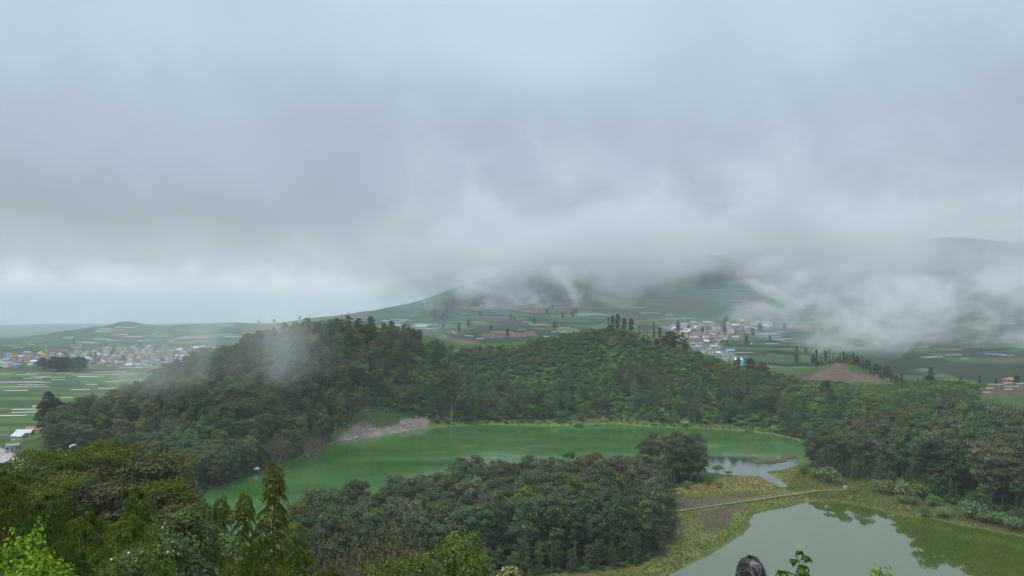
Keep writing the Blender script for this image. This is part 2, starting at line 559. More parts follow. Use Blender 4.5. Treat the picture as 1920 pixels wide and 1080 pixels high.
# soil patches among the terraces
for poly in ([(830, 632), (900, 640), (905, 650), (840, 652)], [(900, 625), (1000, 622), (1010, 630), (910, 634)], [(1440, 655), (1480, 652), (1470, 668), (1440, 668)], [(1030, 570), (1100, 560), (1110, 585), (1050, 595)],
             [(120, 648), (150, 645), (150, 655), (125, 658)]):
    paint(front & in_poly(PU, PV, poly) & (GR > 900), (0.12, 0.085, 0.07))

nr, ncl = GX.shape
verts = np.stack([GX, GY, GZ], -1).reshape(-1, 3)
ii = np.arange(nr * ncl).reshape(nr, ncl)
quads = np.stack([ii[:-1, :-1], ii[:-1, 1:], ii[1:, 1:], ii[1:, :-1]], -1).reshape(-1, 4)
gm = bpy.data.meshes.new('ground')
gm.vertices.add(len(verts))
gm.vertices.foreach_set('co', verts.ravel())
gm.loops.add(len(quads) * 4)
gm.loops.foreach_set('vertex_index', quads.ravel()[::1].astype(np.int32))
gm.polygons.add(len(quads))
gm.polygons.foreach_set('loop_start', np.arange(0, len(quads) * 4, 4, dtype=np.int32))
gm.polygons.foreach_set('use_smooth', np.ones(len(quads), bool))
gm.update(calc_edges=True)
ca = gm.color_attributes.new('cover', 'FLOAT_COLOR', 'POINT')
rgba = np.ones((nr * ncl, 4))
rgba[:, :3] = C.reshape(-1, 3)
ca.data.foreach_set('color', rgba.ravel())
cb = gm.color_attributes.new('tilled', 'FLOAT_COLOR', 'POINT')
rgba[:, 0] = FIELD.ravel()
rgba[:, 1] = TERR.ravel()
rgba[:, 2] = md.ravel()
cb.data.foreach_set('color', rgba.ravel())

m, nt = new_mat('earth and grass')
att = N(nt, 'ShaderNodeAttribute', attribute_name='cover')
til = N(nt, 'ShaderNodeAttribute', attribute_name='tilled')
sp = N(nt, 'ShaderNodeSeparateColor')
L(nt, til.outputs['Color'], sp.inputs[0])
geo = N(nt, 'ShaderNodeNewGeometry')
pos = geo.outputs['Position']
sx = N(nt, 'ShaderNodeSeparateXYZ')
L(nt, pos, sx.inputs[0])
fine = noise(nt, pos, 0.9, 6, 0.7)
mid = noise(nt, pos, 0.08, 5, 0.6)
k = ramp(nt, fine, [(0.25, 0.55), (0.5, 1.0), (0.75, 1.5)])
c0 = mixc(nt, 1.0, att.outputs['Color'], k, 'MULTIPLY')
# parcels on the plain: long beds side by side
mp = N(nt, 'ShaderNodeMapping')
mp.inputs['Rotation'].default_value = (0, 0, math.radians(-7))
mp.inputs['Scale'].default_value = (1 / 95., 1 / 21., 0)
L(nt, pos, mp.inputs['Vector'])
vor = N(nt, 'ShaderNodeTexVoronoi', i_Scale=1.0)
L(nt, mp.outputs[0], vor.inputs['Vector'])
sv = N(nt, 'ShaderNodeSeparateColor')
L(nt, vor.outputs['Color'], sv.inputs[0])
parcel = ramp(nt, sv.outputs[0], [(0.0, (0.045, 0.085, 0.035)), (0.3, (0.075, 0.135, 0.045)), (0.55, (0.055, 0.10, 0.045)), (0.7, (0.095, 0.155, 0.05)), (0.86, (0.11, 0.115, 0.07)), (0.95, (0.10, 0.08, 0.06))], 'CONSTANT')
parcel = mixc(nt, 1.0, parcel, ramp(nt, noise(nt, mp.outputs[0], 6.0, 3), [(0.3, 0.75), (0.7, 1.25)]), 'MULTIPLY')
c1 = mixc(nt, sp.outputs[0], c0, parcel)
# contour terraces on the hills
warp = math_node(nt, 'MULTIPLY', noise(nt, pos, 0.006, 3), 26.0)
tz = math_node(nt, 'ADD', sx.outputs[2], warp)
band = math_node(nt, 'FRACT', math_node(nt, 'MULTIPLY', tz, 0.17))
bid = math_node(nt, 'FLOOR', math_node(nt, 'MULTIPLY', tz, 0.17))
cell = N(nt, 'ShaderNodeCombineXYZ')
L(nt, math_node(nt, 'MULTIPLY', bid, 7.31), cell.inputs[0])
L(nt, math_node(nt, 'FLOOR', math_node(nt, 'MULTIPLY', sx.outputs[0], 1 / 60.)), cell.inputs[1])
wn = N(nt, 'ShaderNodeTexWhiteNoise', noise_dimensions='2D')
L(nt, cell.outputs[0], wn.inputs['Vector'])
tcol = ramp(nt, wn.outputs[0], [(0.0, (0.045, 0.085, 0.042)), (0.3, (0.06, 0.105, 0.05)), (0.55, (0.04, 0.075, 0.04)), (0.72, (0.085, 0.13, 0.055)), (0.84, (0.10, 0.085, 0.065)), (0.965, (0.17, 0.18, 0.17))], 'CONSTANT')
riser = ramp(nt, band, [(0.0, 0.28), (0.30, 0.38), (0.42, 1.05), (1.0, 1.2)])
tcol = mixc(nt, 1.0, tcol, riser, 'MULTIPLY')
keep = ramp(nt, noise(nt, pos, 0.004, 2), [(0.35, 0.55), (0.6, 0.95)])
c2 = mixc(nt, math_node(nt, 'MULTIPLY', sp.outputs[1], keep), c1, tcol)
# ploughed steps on the mound
pb = math_node(nt, 'FRACT', math_node(nt, 'MULTIPLY', math_node(nt, 'ADD', sx.outputs[2], math_node(nt, 'MULTIPLY', mid, 3.0)), 0.62))
c3 = mixc(nt, math_node(nt, 'MULTIPLY', sp.outputs[2], 0.45), c2, mixc(nt, 1.0, c2, ramp(nt, pb, [(0.0, 0.55), (0.3, 0.7), (0.45, 1.25), (1, 1.3)]), 'MULTIPLY'))
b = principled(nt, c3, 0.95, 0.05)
bump(nt, b, fine, 0.6, 0.35)
gm.materials.append(m)
ground = bpy.data.objects.new('ground', gm)
COL.objects.link(ground)
tag(ground, 'rolling volcanic upland with crater rim, marsh and far hills', 'ground', kind='structure')


def lookup(x, y):
    """height of the ground sheet at points, read from its own grid"""
    x = np.asarray(x, float)
    y = np.asarray(y, float)
    fi = np.interp(np.hypot(x, y), RR, np.arange(len(RR)))
    fj = np.interp(np.arctan2(x, y), TH, np.arange(len(TH)))
    i0 = np.minimum(fi.astype(int), len(RR) - 2)
    j0 = np.minimum(fj.astype(int), len(TH) - 2)
    a, b = fi - i0, fj - j0
    return (GZ[i0, j0] * (1 - b) + GZ[i0, j0 + 1] * b) * (1 - a) + (GZ[i0 + 1, j0] * (1 - b) + GZ[i0 + 1, j0 + 1] * b) * a


def ground_z(x, y):
    return float(lookup(np.array([x]), np.array([y]))[0])


# ------------------------------------------------------------------ the two lakes
def lake(name, poly, mat, z):
    from mathutils.geometry import tessellate_polygon
    big = []
    vs = [Vector((p[0], p[1], 0)) for p in poly]
    tris = tessellate_polygon([vs])
    cx, cy_ = sum(p[0] for p in poly) / len(poly), sum(p[1] for p in poly) / len(poly)
    return mesh_obj(name, [(p[0], p[1], z) for p in poly], tris, mat)


def grow(poly, r):
    """push a polygon outward a little so that the water runs under its banks"""
    n = len(poly)
    area = sum(poly[i][0] * poly[(i + 1) % n][1] - poly[(i + 1) % n][0] * poly[i][1] for i in range(n))
    s = 1 if area > 0 else -1
    out = []
    for i in range(n):
        a, b = poly[i - 1], poly[(i + 1) % n]
        dx, dy = b[0] - a[0], b[1] - a[1]
        l = math.hypot(dx, dy) + 1e-9
        out.append((poly[i][0] + s * dy / l * r, poly[i][1] - s * dx / l * r))
    return out


m, nt = new_mat('opaque green lake water')
geo = N(nt, 'ShaderNodeNewGeometry')
mp = N(nt, 'ShaderNodeMapping')
mp.inputs['Scale'].default_value = (1 / 150., 1 / 60., 1)
mp.inputs['Rotation'].default_value = (0, 0, 0.25)
L(nt, geo.outputs['Position'], mp.inputs['Vector'])
f = noise(nt, mp.outputs[0], 1.2, 3, 0.5, 0.6)
c = ramp(nt, f, [(0.34, (0.032, 0.094, 0.016)), (0.5, (0.052, 0.132, 0.030)), (0.66, (0.076, 0.168, 0.050))])
inlet = at_z(1400, 886)
dist = N(nt, 'ShaderNodeVectorMath', operation='DISTANCE')
L(nt, geo.outputs['Position'], dist.inputs[0])
dist.inputs[1].default_value = (inlet[0], inlet[1], 0)
calm = math_node(nt, 'ADD', math_node(nt, 'DIVIDE', dist.outputs['Value'], -50.0), math_node(nt, 'ADD', 0.55, math_node(nt, 'MULTIPLY', noise(nt, geo.outputs['Position'], 0.05, 2), 0.9)))
calm = math_node(nt, 'MULTIPLY', calm, 4.0, clamp=True)      # clear still water in the reedy inlet
b = principled(nt, mixc(nt, calm, c, (0.03, 0.05, 0.03)), math_node(nt, 'MULTIPLY', ramp(nt, noise(nt, mp.outputs[0], 3.0, 4, 0.6, 0.8), [(0.38, 0.05), (0.62, 0.20)]), math_node(nt, 'MULTIPLY_ADD', calm, -0.85, 1.0)), 0.45, IOR=1.33)
L(nt, ramp(nt, calm, [(0.0, 0.5), (1.0, 1.0)]), b.inputs['Specular IOR Level'])
L(nt, math_node(nt, 'MULTIPLY_ADD', calm, 0.35, 1.68), b.inputs['IOR'])
rip = noise(nt, geo.outputs['Position'], 0.9, 4, 0.6)
bump(nt, b, rip, 0.05, 0.2)
LAKE1_MAT = m
m, nt = new_mat('still olive lake water')
geo = N(nt, 'ShaderNodeNewGeometry')
f = noise(nt, geo.outputs['Position'], 0.02, 3, 0.5)
c = mixc(nt, f, (0.058, 0.086, 0.014), (0.068, 0.098, 0.018))
b = principled(nt, c, 0.02, 0.5, IOR=2.15)
rip = noise(nt, geo.outputs['Position'], 0.5, 3, 0.5)
bump(nt, b, rip, 0.05, 0.03)
LAKE2_MAT = m
o = lake('water_green_lake', grow(LAKE1, 0.8), LAKE1_MAT, 0.02)
tag(o, 'opaque emerald green crater lake below the wooded rim', 'lake', kind='structure')
o = lake('water_olive_lake', grow(LAKE2, 0.8), LAKE2_MAT, 0.02)
tag(o, 'still olive lake mirroring the trees on its bank', 'lake', kind='structure')


# ------------------------------------------------------------------ materials of plants
def leaf_mat(name, base, trans=0.22, isl=0.35, clump_scale=0.55, use_tint=True, hue=(1.14, 1.12, 0.75)):
    m, nt = new_mat(name)
    g = N(nt, 'ShaderNodeNewGeometry')
    t = N(nt, 'ShaderNodeTexCoord')
    a = noise(nt, t.outputs['Object'], clump_scale, 3, 0.6)
    k = ramp(nt, a, [(0.25, 0.62), (0.5, 1.0), (0.75, 1.35)])
    col = mixc(nt, 1.0, base, k, 'MULTIPLY')
    r = ramp(nt, g.outputs['Random Per Island'], [(0.0, (1 - isl, 1 - isl, 1 - isl)), (0.6, (1, 1, 1)), (1.0, tuple((1 + isl) * h / 1.1 for h in hue))])
    col = mixc(nt, 1.0, col, r, 'MULTIPLY')
    if use_tint:
        at = N(nt, 'ShaderNodeAttribute', attribute_name='tint', attribute_type='INSTANCER')
        col = mixc(nt, 1.0, col, at.outputs['Color'], 'MULTIPLY')
    d = N(nt, 'ShaderNodeBsdfDiffuse')
    tr = N(nt, 'ShaderNodeBsdfTranslucent')
    L(nt, col, d.inputs[0])
    L(nt, mixc(nt, 1.0, col, (1.3, 1.35, 0.6), 'MULTIPLY'), tr.inputs[0])
    mx = N(nt, 'ShaderNodeMixShader', i_0=trans)
    L(nt, d.outputs[0], mx.inputs[1])
    L(nt, tr.outputs[0], mx.inputs[2])
    o_ = N(nt, 'ShaderNodeOutputMaterial')
    L(nt, mx.outputs[0], o_.inputs[0])
    return m


def bark_mat(name, col):
    m, nt = new_mat(name)
    t = N(nt, 'ShaderNodeTexCoord')
    f = noise(nt, t.outputs['Object'], 2.5, 5, 0.7)
    c = mixc(nt, f, tuple(x * 0.55 for x in col), tuple(x * 1.4 for x in col))
    b = principled(nt, c, 0.9, 0.1)
    return m


M_LEAF = leaf_mat('forest foliage', (1.0, 1.0, 1.0))
M_BUSH = leaf_mat('bush foliage', (1.0, 1.0, 1.0), clump_scale=1.1)
M_CONIFER = leaf_mat('weeping conifer foliage', (1.0, 1.0, 1.0), trans=0.3, isl=0.45, clump_scale=0.5)
M_BROAD = leaf_mat('glossy broad leaves', (1.0, 1.0, 1.0), trans=0.35, isl=0.4, clump_scale=2.0)
M_BARK = bark_mat('grey bark', (0.22, 0.20, 0.165))
M_PALE = bark_mat('pale bare branches', (0.21, 0.185, 0.145))
M_BROWN = bark_mat('brown bark', (0.09, 0.065, 0.045))
M_FLOWER = simple_mat('cream blossoms', (0.55, 0.55, 0.42), 0.8, 0.1)


# ------------------------------------------------------------------ plant geometry
def unit(a):
    return a / (np.linalg.norm(a, axis=-1, keepdims=True) + 1e-9)


def leaf_quads(pos, nrm, size, rs, aspect=0.6, along=None):
    """one diamond shaped leaf spray per position, facing about nrm"""
    n = len(pos)
    rv = rs.normal(size=(n, 3)) if along is None else along
    t = unit(np.cross(nrm, rv))
    bt = unit(np.cross(nrm, t))
    s = np.asarray(size).reshape(-1, 1) * np.ones((n, 1))
    a = t * s * 0.5
    b_ = bt * s * 0.5 * aspect
    sag = nrm * s * 0.12
    v = np.stack([pos - a - sag, pos + b_, pos + a - sag, pos - b_], 1).reshape(-1, 3)
    f = np.arange(n * 4).reshape(n, 4)
    return v, f


def tube(path, radii, sides=5):
    """a tapering limb along a path"""
    path = np.asarray(path, float)
    n = len(path)
    vs, fs = [], []
    for i in range(n):
        d = path[min(i + 1, n - 1)] - path[max(i - 1, 0)]
        d = d / (np.linalg.norm(d) + 1e-9)
        a = np.cross(d, (0.31, 0.95, 0.05))
        a /= np.linalg.norm(a) + 1e-9
        c = np.cross(d, a)
        for j in range(sides):
            w = 2 * math.pi * j / sides
            vs.append(path[i] + (a * math.cos(w) + c * math.sin(w)) * radii[i])
    for i in range(n - 1):
        for j in range(sides):
            k = (j + 1) % sides
            fs.append((i * sides + j, i * sides + k, (i + 1) * sides + k, (i + 1) * sides + j))
    return vs, fs


class Geo:
    def __init__(self):
        self.v, self.f, self.n = [], [], 0

    def add(self, v, f):
        v = np.asarray(v, float).reshape(-1, 3)
        self.f += [tuple(int(i) + self.n for i in q) for q in f]
        self.v.append(v)
        self.n += len(v)

    def mesh(self, name, mat, smooth=False):
        me = bpy.data.meshes.new(name)
        me.from_pydata(np.concatenate(self.v).tolist(), [], self.f)
        me.materials.append(mat)
        if smooth:
            me.polygons.foreach_set('use_smooth', np.ones(len(me.polygons), bool))
        me.update()
        return me


def wander(p0, p1, k, amp, rs, droop=0.0):
    t = np.linspace(0, 1, k)[:, None]
    p = p0 + (np.asarray(p1) - p0) * t
    off = rs.normal(size=(k, 3)) * amp
    off[0] = 0
    p = p + off * np.sin(np.pi * t * 0.8)
    p[:, 2] -= droop * (t[:, 0] ** 2)
    return p


def crown_clumps(clumps, leaves, size, rs, flat=0.7, up=0.35):
    P, Nn, S = [], [], []
    vol = np.array([c[3] ** 2 for c in clumps])
    vol = vol / vol.sum()
    for (cx, cy_, cz, r), w in zip(clumps, vol):
        n = max(6, int(leaves * w))
        d = unit(rs.normal(size=(n, 3)))
        d[:, 2] = np.where(d[:, 2] < -0.35, -d[:, 2] * rs.rand(n), d[:, 2])
        lump = 1 + 0.22 * np.sin(d[:, 0] * 5 + cx) * np.sin(d[:, 1] * 5 + cy_ * 2)
        rad = r * (0.55 + 0.5 * rs.rand(n) ** 0.6) * lump
        p = d * rad[:, None]
        p[:, 2] *= flat
        P.append(p + (cx, cy_, cz))
        nn = unit(d + rs.normal(size=(n, 3)) * 0.55 + (0, 0, up))
        Nn.append(nn)
        S.append(size * (0.65 + 0.7 * rs.rand(n)))
    return leaf_quads(np.concatenate(P), np.concatenate(Nn), np.concatenate(S), rs)


def forest_tree(seed, H=18.0, bole=0.35, spread=3.3, nclump=16, leaves=3800, leaf=0.58, shape='round', flat=0.7, bark=None, clump=1.0):
    """meshes of a trunk with limbs and of a clumpy crown"""
    rs = np.random.RandomState(seed)
    tk, cr = Geo(), Geo()
    lean = rs.normal(size=2) * 0.5
    top = np.array((lean[0], lean[1], H * 0.93))
    path = wander(np.zeros(3) - (0, 0, 0.6), top, 8, 0.25, rs)
    rad = np.linspace(0.27, 0.05, 8) * H / 18
    v, f = tube(path, rad, 6)
    tk.add(v, f)
    clumps = []
    for i in range(nclump):
        t = bole + (1 - bole) * ((i + 0.6 * rs.rand()) / nclump)
        h = H * min(t, 0.97)
        if shape == 'round':
            w = math.sin(math.pi * min(1, 0.16 + 0.80 * ((t - bole) / (1 - bole)))) ** 0.7
        elif shape == 'tall':
            w = 0.55 + 0.4 * math.sin(math.pi * ((t - bole) / (1 - bole)))
        elif shape == 'flat':
            w = 0.35 + 0.75 * ((t - bole) / (1 - bole)) ** 0.8
        else:
            w = 1.0 - 0.85 * ((t - bole) / (1 - bole))
        a = i * 2.4 + rs.rand() * 0.9
        r = spread * w * (0.35 + 0.55 * rs.rand())
        base = path[int(min(7, t * 7))]
        c = np.array((base[0] + math.cos(a) * r, base[1] + math.sin(a) * r, h))
        rr = spread * clump * (0.34 + 0.22 * rs.rand()) * (0.75 + 0.35 * w)
        clumps.append((c[0], c[1], c[2], rr))
        st = path[max(1, int((t * 0.86) * 7))]
        v, f = tube(wander(st, c, 4, 0.15, rs), np.linspace(0.09, 0.02, 4) * H / 18, 4)
        tk.add(v, f)
    clumps.append((top[0], top[1], H * 0.95, spread * 0.36))
    v, f = crown_clumps(clumps, leaves, leaf, rs, flat)
    cr.add(v, f)
    return tk.mesh('trunk', bark or M_BARK), cr.mesh('crown', M_LEAF)


def bush(seed, R=2.0, leaves=700, leaf=0.34, n=9, flat=0.85, mat=None):
    rs = np.random.RandomState(seed)
    cl = []
    for i in range(n):
        a = i * 2.4
        r = R * 0.62 * math.sqrt((i + 0.3) / n)
        cl.append((math.cos(a) * r, math.sin(a) * r, R * (0.45 + 0.35 * (1 - (r / R)) + 0.2 * rs.rand()), R * (0.36 + 0.2 * rs.rand())))
    g = Geo()
    v, f = crown_clumps(cl, leaves, leaf, rs, flat)
    g.add(v, f)
    st = Geo()
    for c in cl[::2]:
        v, f = tube(wander(np.array((0, 0, -0.3)), np.array(c[:3]), 4, 0.1, rs), np.linspace(0.06, 0.02, 4), 4)
        st.add(v, f)
    return st.mesh('stem', M_BROWN), g.mesh('foliage', mat or M_BUSH)


def weeping_conifer(seed, H=16.0, Lmax=4.2, nb=95, per=42, profile=0.8, bare=0.12, strand=0.85, wid=0.045, droop=1.0):
    """a conifer with arching limbs hung with drooping strands"""
    rs = np.random.RandomState(seed)
    tk, cr = Geo(), Geo()
    path = wander(np.array((0, 0, -0.8)), np.array((rs.normal() * 0.15, rs.normal() * 0.15, H)), 10, 0.1, rs)
    v, f = tube(path, np.linspace(0.24, 0.012, 10) * H / 16, 6)
    tk.add(v, f)
    VV, FF, n0 = [], [], 0
    for i in range(nb):
        q = bare + (1 - bare) * ((i + rs.rand()) / nb)
        h = H * q
        Lb = Lmax * (1 - q) ** profile * (0.4 + 0.9 * rs.rand()) + 0.28 * H / 16
        a = i * 2.39996 + rs.normal() * 0.25
        rise = 0.30 + 0.35 * rs.rand()
        drop = (0.55 + 0.45 * rs.rand()) * droop
        d = np.array((math.cos(a), math.sin(a), 0))
        ts = np.linspace(0, 1, 7)
        o0 = np.array([np.interp(h, path[:, 2], path[:, k]) for k in range(3)])
        curve = o0 + d[None] * (ts * Lb)[:, None]
        curve[:, 2] += Lb * (rise * ts - drop * ts ** 2)
        curve += rs.normal(size=(7, 3)) * 0.03 * Lb * ts[:, None]
        v, f = tube(curve, np.linspace(0.05, 0.008, 7) * (0.4 + Lb / Lmax) * min(1.0, H / 12), 3)
        tk.add(v, f)
        m = max(8, int(per * (0.35 + 0.65 * Lb / Lmax)))
        t = 0.12 + 0.9 * rs.rand(m) ** 0.8
        t = np.minimum(t, 1.0)
        p = np.stack([np.interp(t, ts, curve[:, k]) for k in range(3)], -1)
        side = np.where(rs.rand(m) < 0.5, -1, 1)[:, None] * np.array((-d[1], d[0], 0))[None]
        out = unit(d[None] * 0.7 + side * (0.3 + 0.9 * rs.rand(m, 1)) + rs.normal(size=(m, 3)) * 0.2 + (0, 0, 0.2))
        ln = strand * (0.55 + 0.8 * rs.rand(m)) * (0.55 + 0.5 * min(1, Lb / 2.0))
        K = 5
        tt = np.linspace(0, 1, K)
        rib = p[:, None] + out[:, None] * (ln[:, None] * 0.75 * (1 - (1 - tt) ** 1.8)[None])[..., None]
        rib[:, :, 2] -= ln[:, None] * 0.95 * (tt ** 2)[None]
        # needles: thin diamonds all along the strand
        per_s = 9
        s = rs.rand(m, per_s)
        idx = s * (K - 1)
        i0 = np.minimum(idx.astype(int), K - 2)
        fr = (idx - i0)[..., None]
        ar = np.arange(m)[:, None]
        q0, q1 = rib[ar, i0], rib[ar, i0 + 1]
        c = q0 * (1 - fr) + q1 * fr
        dirv = unit(q1 - q0)
        dirv = unit(dirv + rs.normal(size=dirv.shape) * 0.38)
        wv = unit(np.cross(dirv, rs.normal(size=dirv.shape)))
        l2 = (0.17 + 0.12 * rs.rand(m, per_s))[..., None] * strand / 0.85
        w2 = wid * (0.7 + 0.6 * rs.rand(m, per_s))[..., None]
        quad = np.stack([c - dirv * l2 * 0.5, c + wv * w2 * 0.5, c + dirv * l2 * 0.5, c - wv * w2 * 0.5], 2).reshape(-1, 3)
        VV.append(quad)
    allv = np.concatenate(VV)
    cr.v = [allv]
    cr.n = len(allv)
    cr.f = np.arange(len(allv)).reshape(-1, 4).tolist()
    return tk.mesh('trunk', M_BROWN), cr.mesh('crown', M_CONIFER)


def bare_tree(seed, H=9.0, depth=5):
    rs = np.random.RandomState(seed)
    g = Geo()
    tips = []

    def grow_(p, d, ln, r, lev):
        k = 5
        bend = rs.normal(size=3) * 0.22
        path = [p]
        for j in range(1, k):
            d = unit(d + bend * 0.25 + np.array((0, 0, 0.05)))
            path.append(path[-1] + d * ln / (k - 1))
        v, f = tube(path, np.linspace(r, r * 0.62, k), 4 if lev > 1 else 6)
        g.add(v, f)
        if lev >= depth:
            tips.append(path[-1])
            return
        for c in range(rs.randint(2, 4) + (1 if lev in (1, 2) else 0)):
            a = unit(d + rs.normal(size=3) * 0.55 + np.array((0, 0, 0.12)))
            grow_(path[-1 - (c % 2)], a, ln * (0.62 + 0.2 * rs.rand()), r * 0.6, lev + 1)

    for s in range(4):
        a = s * 1.6 + rs.rand()
        grow_(np.array((0, 0, -0.3)), unit(np.array((math.cos(a) * 0.6, math.sin(a) * 0.6, 1.0))), H * 0.33, 0.13, 1)
    return g.mesh('branches', M_PALE), np.array(tips)


def broad_plant(seed, R=1.0, H=1.5, stems=26, leaf=0.11, per=34):
    """upright stems carrying broad leaves"""
    rs = np.random.RandomState(seed)
    st, lf = Geo(), Geo()
    P, Nn, S = [], [], []
    for i in range(stems):
        a = rs.rand() * 6.28
        r = R * math.sqrt(rs.rand())
        tip = np.array((math.cos(a) * r, math.sin(a) * r, H * (0.8 + 0.2 * rs.rand() if i else 1.0) * (1 - 0.3 * (r / R) ** 2 if i else 1.0)))
        path = wander(np.array((tip[0] * 0.3, tip[1] * 0.3, -0.2)), tip, 5, 0.06, rs)
        v, f = tube(path, np.linspace(0.018, 0.005, 5), 4)
        st.add(v, f)
        t = 1 - np.minimum(0.75, 1.3 / H) * rs.rand(per) ** 1.2
        t = np.minimum(t, 1)
        p = np.stack([np.interp(t, np.linspace(0, 1, 5), path[:, k]) for k in range(3)], -1)
        off = unit(rs.normal(size=(per, 3)) * (1, 1, 0.5)) * (leaf * 1.1)
        P.append(p + off)
        Nn.append(unit(off * 2 + rs.normal(size=(per, 3)) * 0.05 + (0, 0, 0.13)))
        S.append(leaf * (0.6 + 0.8 * rs.rand(per)))
    v, f = leaf_quads(np.concatenate(P), np.concatenate(Nn), np.concatenate(S), rs, 0.62)
    lf.add(v, f)
    return st.mesh('stem', M_BROWN), lf.mesh('foliage', M_BROAD)


# ------------------------------------------------------------------ kinds of tree
VAR = []   # forest variants: (trunk mesh, crown mesh, height)
for sd, kw in ((1, dict(H=18, spread=4.4, nclump=17, bole=0.30)), (2, dict(H=20, spread=3.9, nclump=18, bole=0.34, shape='tall')), (3, dict(H=17, spread=4.9, nclump=18, bole=0.28)),
               (4, dict(H=21, spread=3.4, nclump=15, bole=0.42, shape='tall', leaves=2900)), (5, dict(H=16, spread=5.2, nclump=16, bole=0.36, shape='flat', flat=0.5)),
               (6, dict(H=19, spread=4.3, nclump=14, bole=0.40, leaves=2500, flat=0.6)), (7, dict(H=18, spread=4.5, nclump=20, bole=0.18)),
               (8, dict(H=19, spread=2.4, nclump=20, bole=0.10, shape='cone'))):
    VAR.append(forest_tree(sd, **kw) + (kw['H'],))
BUSHES = [bush(21), bush(22, leaves=560), bush(23, R=2.2, leaves=800, n=12), bush(24, R=1.8, flat=1.1, leaves=600)]

TINTS = {   # leaf colours seen in the woods
    'dark': [(0.046, 0.070, 0.036), (0.052, 0.078, 0.040), (0.060, 0.085, 0.040), (0.068, 0.090, 0.044), (0.054, 0.076, 0.046), (0.078, 0.098, 0.046)],
    'grey': [(0.064, 0.090, 0.056), (0.074, 0.095, 0.060), (0.058, 0.084, 0.050), (0.082, 0.098, 0.060), (0.052, 0.080, 0.048), (0.070, 0.086, 0.058)],
    'green': [(0.050, 0.092, 0.034), (0.060, 0.108, 0.036), (0.044, 0.082, 0.034), (0.070, 0.116, 0.040), (0.055, 0.096, 0.038)],
    'bright': [(0.088, 0.155, 0.040), (0.105, 0.172, 0.046), (0.078, 0.142, 0.038), (0.098, 0.148, 0.050)],
    'brown': [(0.088, 0.084, 0.060), (0.084, 0.081, 0.058)],
    'yellow': [(0.150, 0.150, 0.040), (0.135, 0.145, 0.040)],
    'olive': [(0.078, 0.095, 0.028), (0.088, 0.100, 0.032), (0.070, 0.092, 0.028)],
}


def pick(r, mix):
    x = r.random() * sum(w for _, w in mix)
    for k_, w in mix:
        x -= w
        if x <= 0:
            break
    c_ = r.choice(TINTS[k_])
    g = r.uniform(0.8, 1.22) * 1.85
    return tuple(v * g * r.uniform(0.95, 1.05) for v in c_)


def scatter(poly, spacing, seed, dmin=100, dmax=800, jitter=0.75, margin=0.0):
    """tree positions on the ground inside an outline of the photograph"""
    r = np.random.RandomState(seed)
    w = [at_z(u, max(v, 655), -5 if v > 700 else 20)[:2] for u, v in poly]
    xs = [p[0] for p in w]
    x0, x1 = min(-480, min(xs)) , max(480, max(xs))
    gx, gy = np.meshgrid(np.arange(x0, x1, spacing), np.arange(dmin, dmax, spacing))
    gx = gx + (np.arange(gx.shape[0])[:, None] % 2) * spacing / 2
    gx = gx + r.uniform(-jitter, jitter, gx.shape) * spacing
    gy = gy + r.uniform(-jitter, jitter, gx.shape) * spacing
    gx, gy = gx.ravel(), gy.ravel()
    k_ = np.abs(gx) < gy * 0.78 + 30
    gx, gy = gx[k_], gy[k_]
    gz = lookup(gx, gy)
    u, v, _ = project(gx, gy, np.maximum(gz, 0.4))
    k_ = in_poly(u, v, poly)
    gx, gy = gx[k_], gy[k_]
    ok = np.ones(len(gx), bool)
    for lk in (LAKE1, LAKE2):
        ok &= ~in_poly(gx, gy, lk)
        ok &= seg_dist(gx, gy, lk) > 1.0 + margin
    gx, gy = gx[ok], gy[ok]
    gz = lookup(gx, gy)
    u, v, _ = project(gx, gy, gz)
    return np.stack([gx, gy, gz, u, v], -1)


# every forest tree: x y z variant scale rotation tint zone
FOREST, SHRUBS = [], []
rt = random.Random(77)


def add_forest(P, variants, hr, mix, zone, hfun=None):
    for x, y, z, u, v in P:
        if zone == 'crater' and float(vn(np.array([x]), np.array([y]), 1 / 28., 2)[0]) < 0.45 and rt.random() < 0.6:
            continue
        k_ = rt.choice(variants)
        if zone == 'crater' and 1460 < u < 1690 and v < 770:
            continue
        h = rt.uniform(*hr) * (hfun(x, y, u, v) if hfun else 1.0)
        FOREST.append((x, y, z, k_, h / VAR[k_][2], rt.uniform(0, 6.28), pick(rt, mix), zone, h))


add_forest(scatter(WOODS_LEFT, 5.6, 31, 330, 700), [0, 1, 2, 3, 4, 5, 6], (11, 19), [('dark', 4), ('grey', 6), ('green', 1.2), ('olive', 1.0), ('brown', 0.4)], 'left')
add_forest(scatter(SPIT, 6.0, 32, 200, 380), [0, 1, 2, 3, 5, 6], (15, 22.5), [('dark', 3.5), ('grey', 7), ('olive', 0.8), ('brown', 0.4)], 'spit')
FRONT = [(760, 1118), (880, 1098), (950, 1080), (1005, 1066), (1080, 1058), (1170, 1052), (1232, 1032), (1246, 1000), (1252, 960), (1262, 960), (1262, 1005), (1245, 1045), (1180, 1066), (1085, 1074), (1010, 1080), (950, 1095), (860, 1125), (770, 1140)]
add_forest(scatter(FRONT, 3.6, 38, 215, 330), [6, 7, 0], (5, 11), [('dark', 4), ('grey', 4), ('green', 2)], 'spit')
RFRONT = [(1530, 886), (1600, 892), (1690, 908), (1760, 930), (1850, 958), (1930, 975), (1930, 985), (1840, 968), (1740, 938), (1680, 920), (1600, 903), (1530, 896)]
add_forest(scatter(RFRONT, 5.5, 39, 280, 430), [6, 2, 7], (5, 12), [('dark', 3), ('grey', 4), ('green', 3)], 'right')
add_forest(scatter(CLUMP, 4.2, 33, 380, 480), [0, 2, 6], (17, 23), [('dark', 5), ('grey', 1)], 'clump')
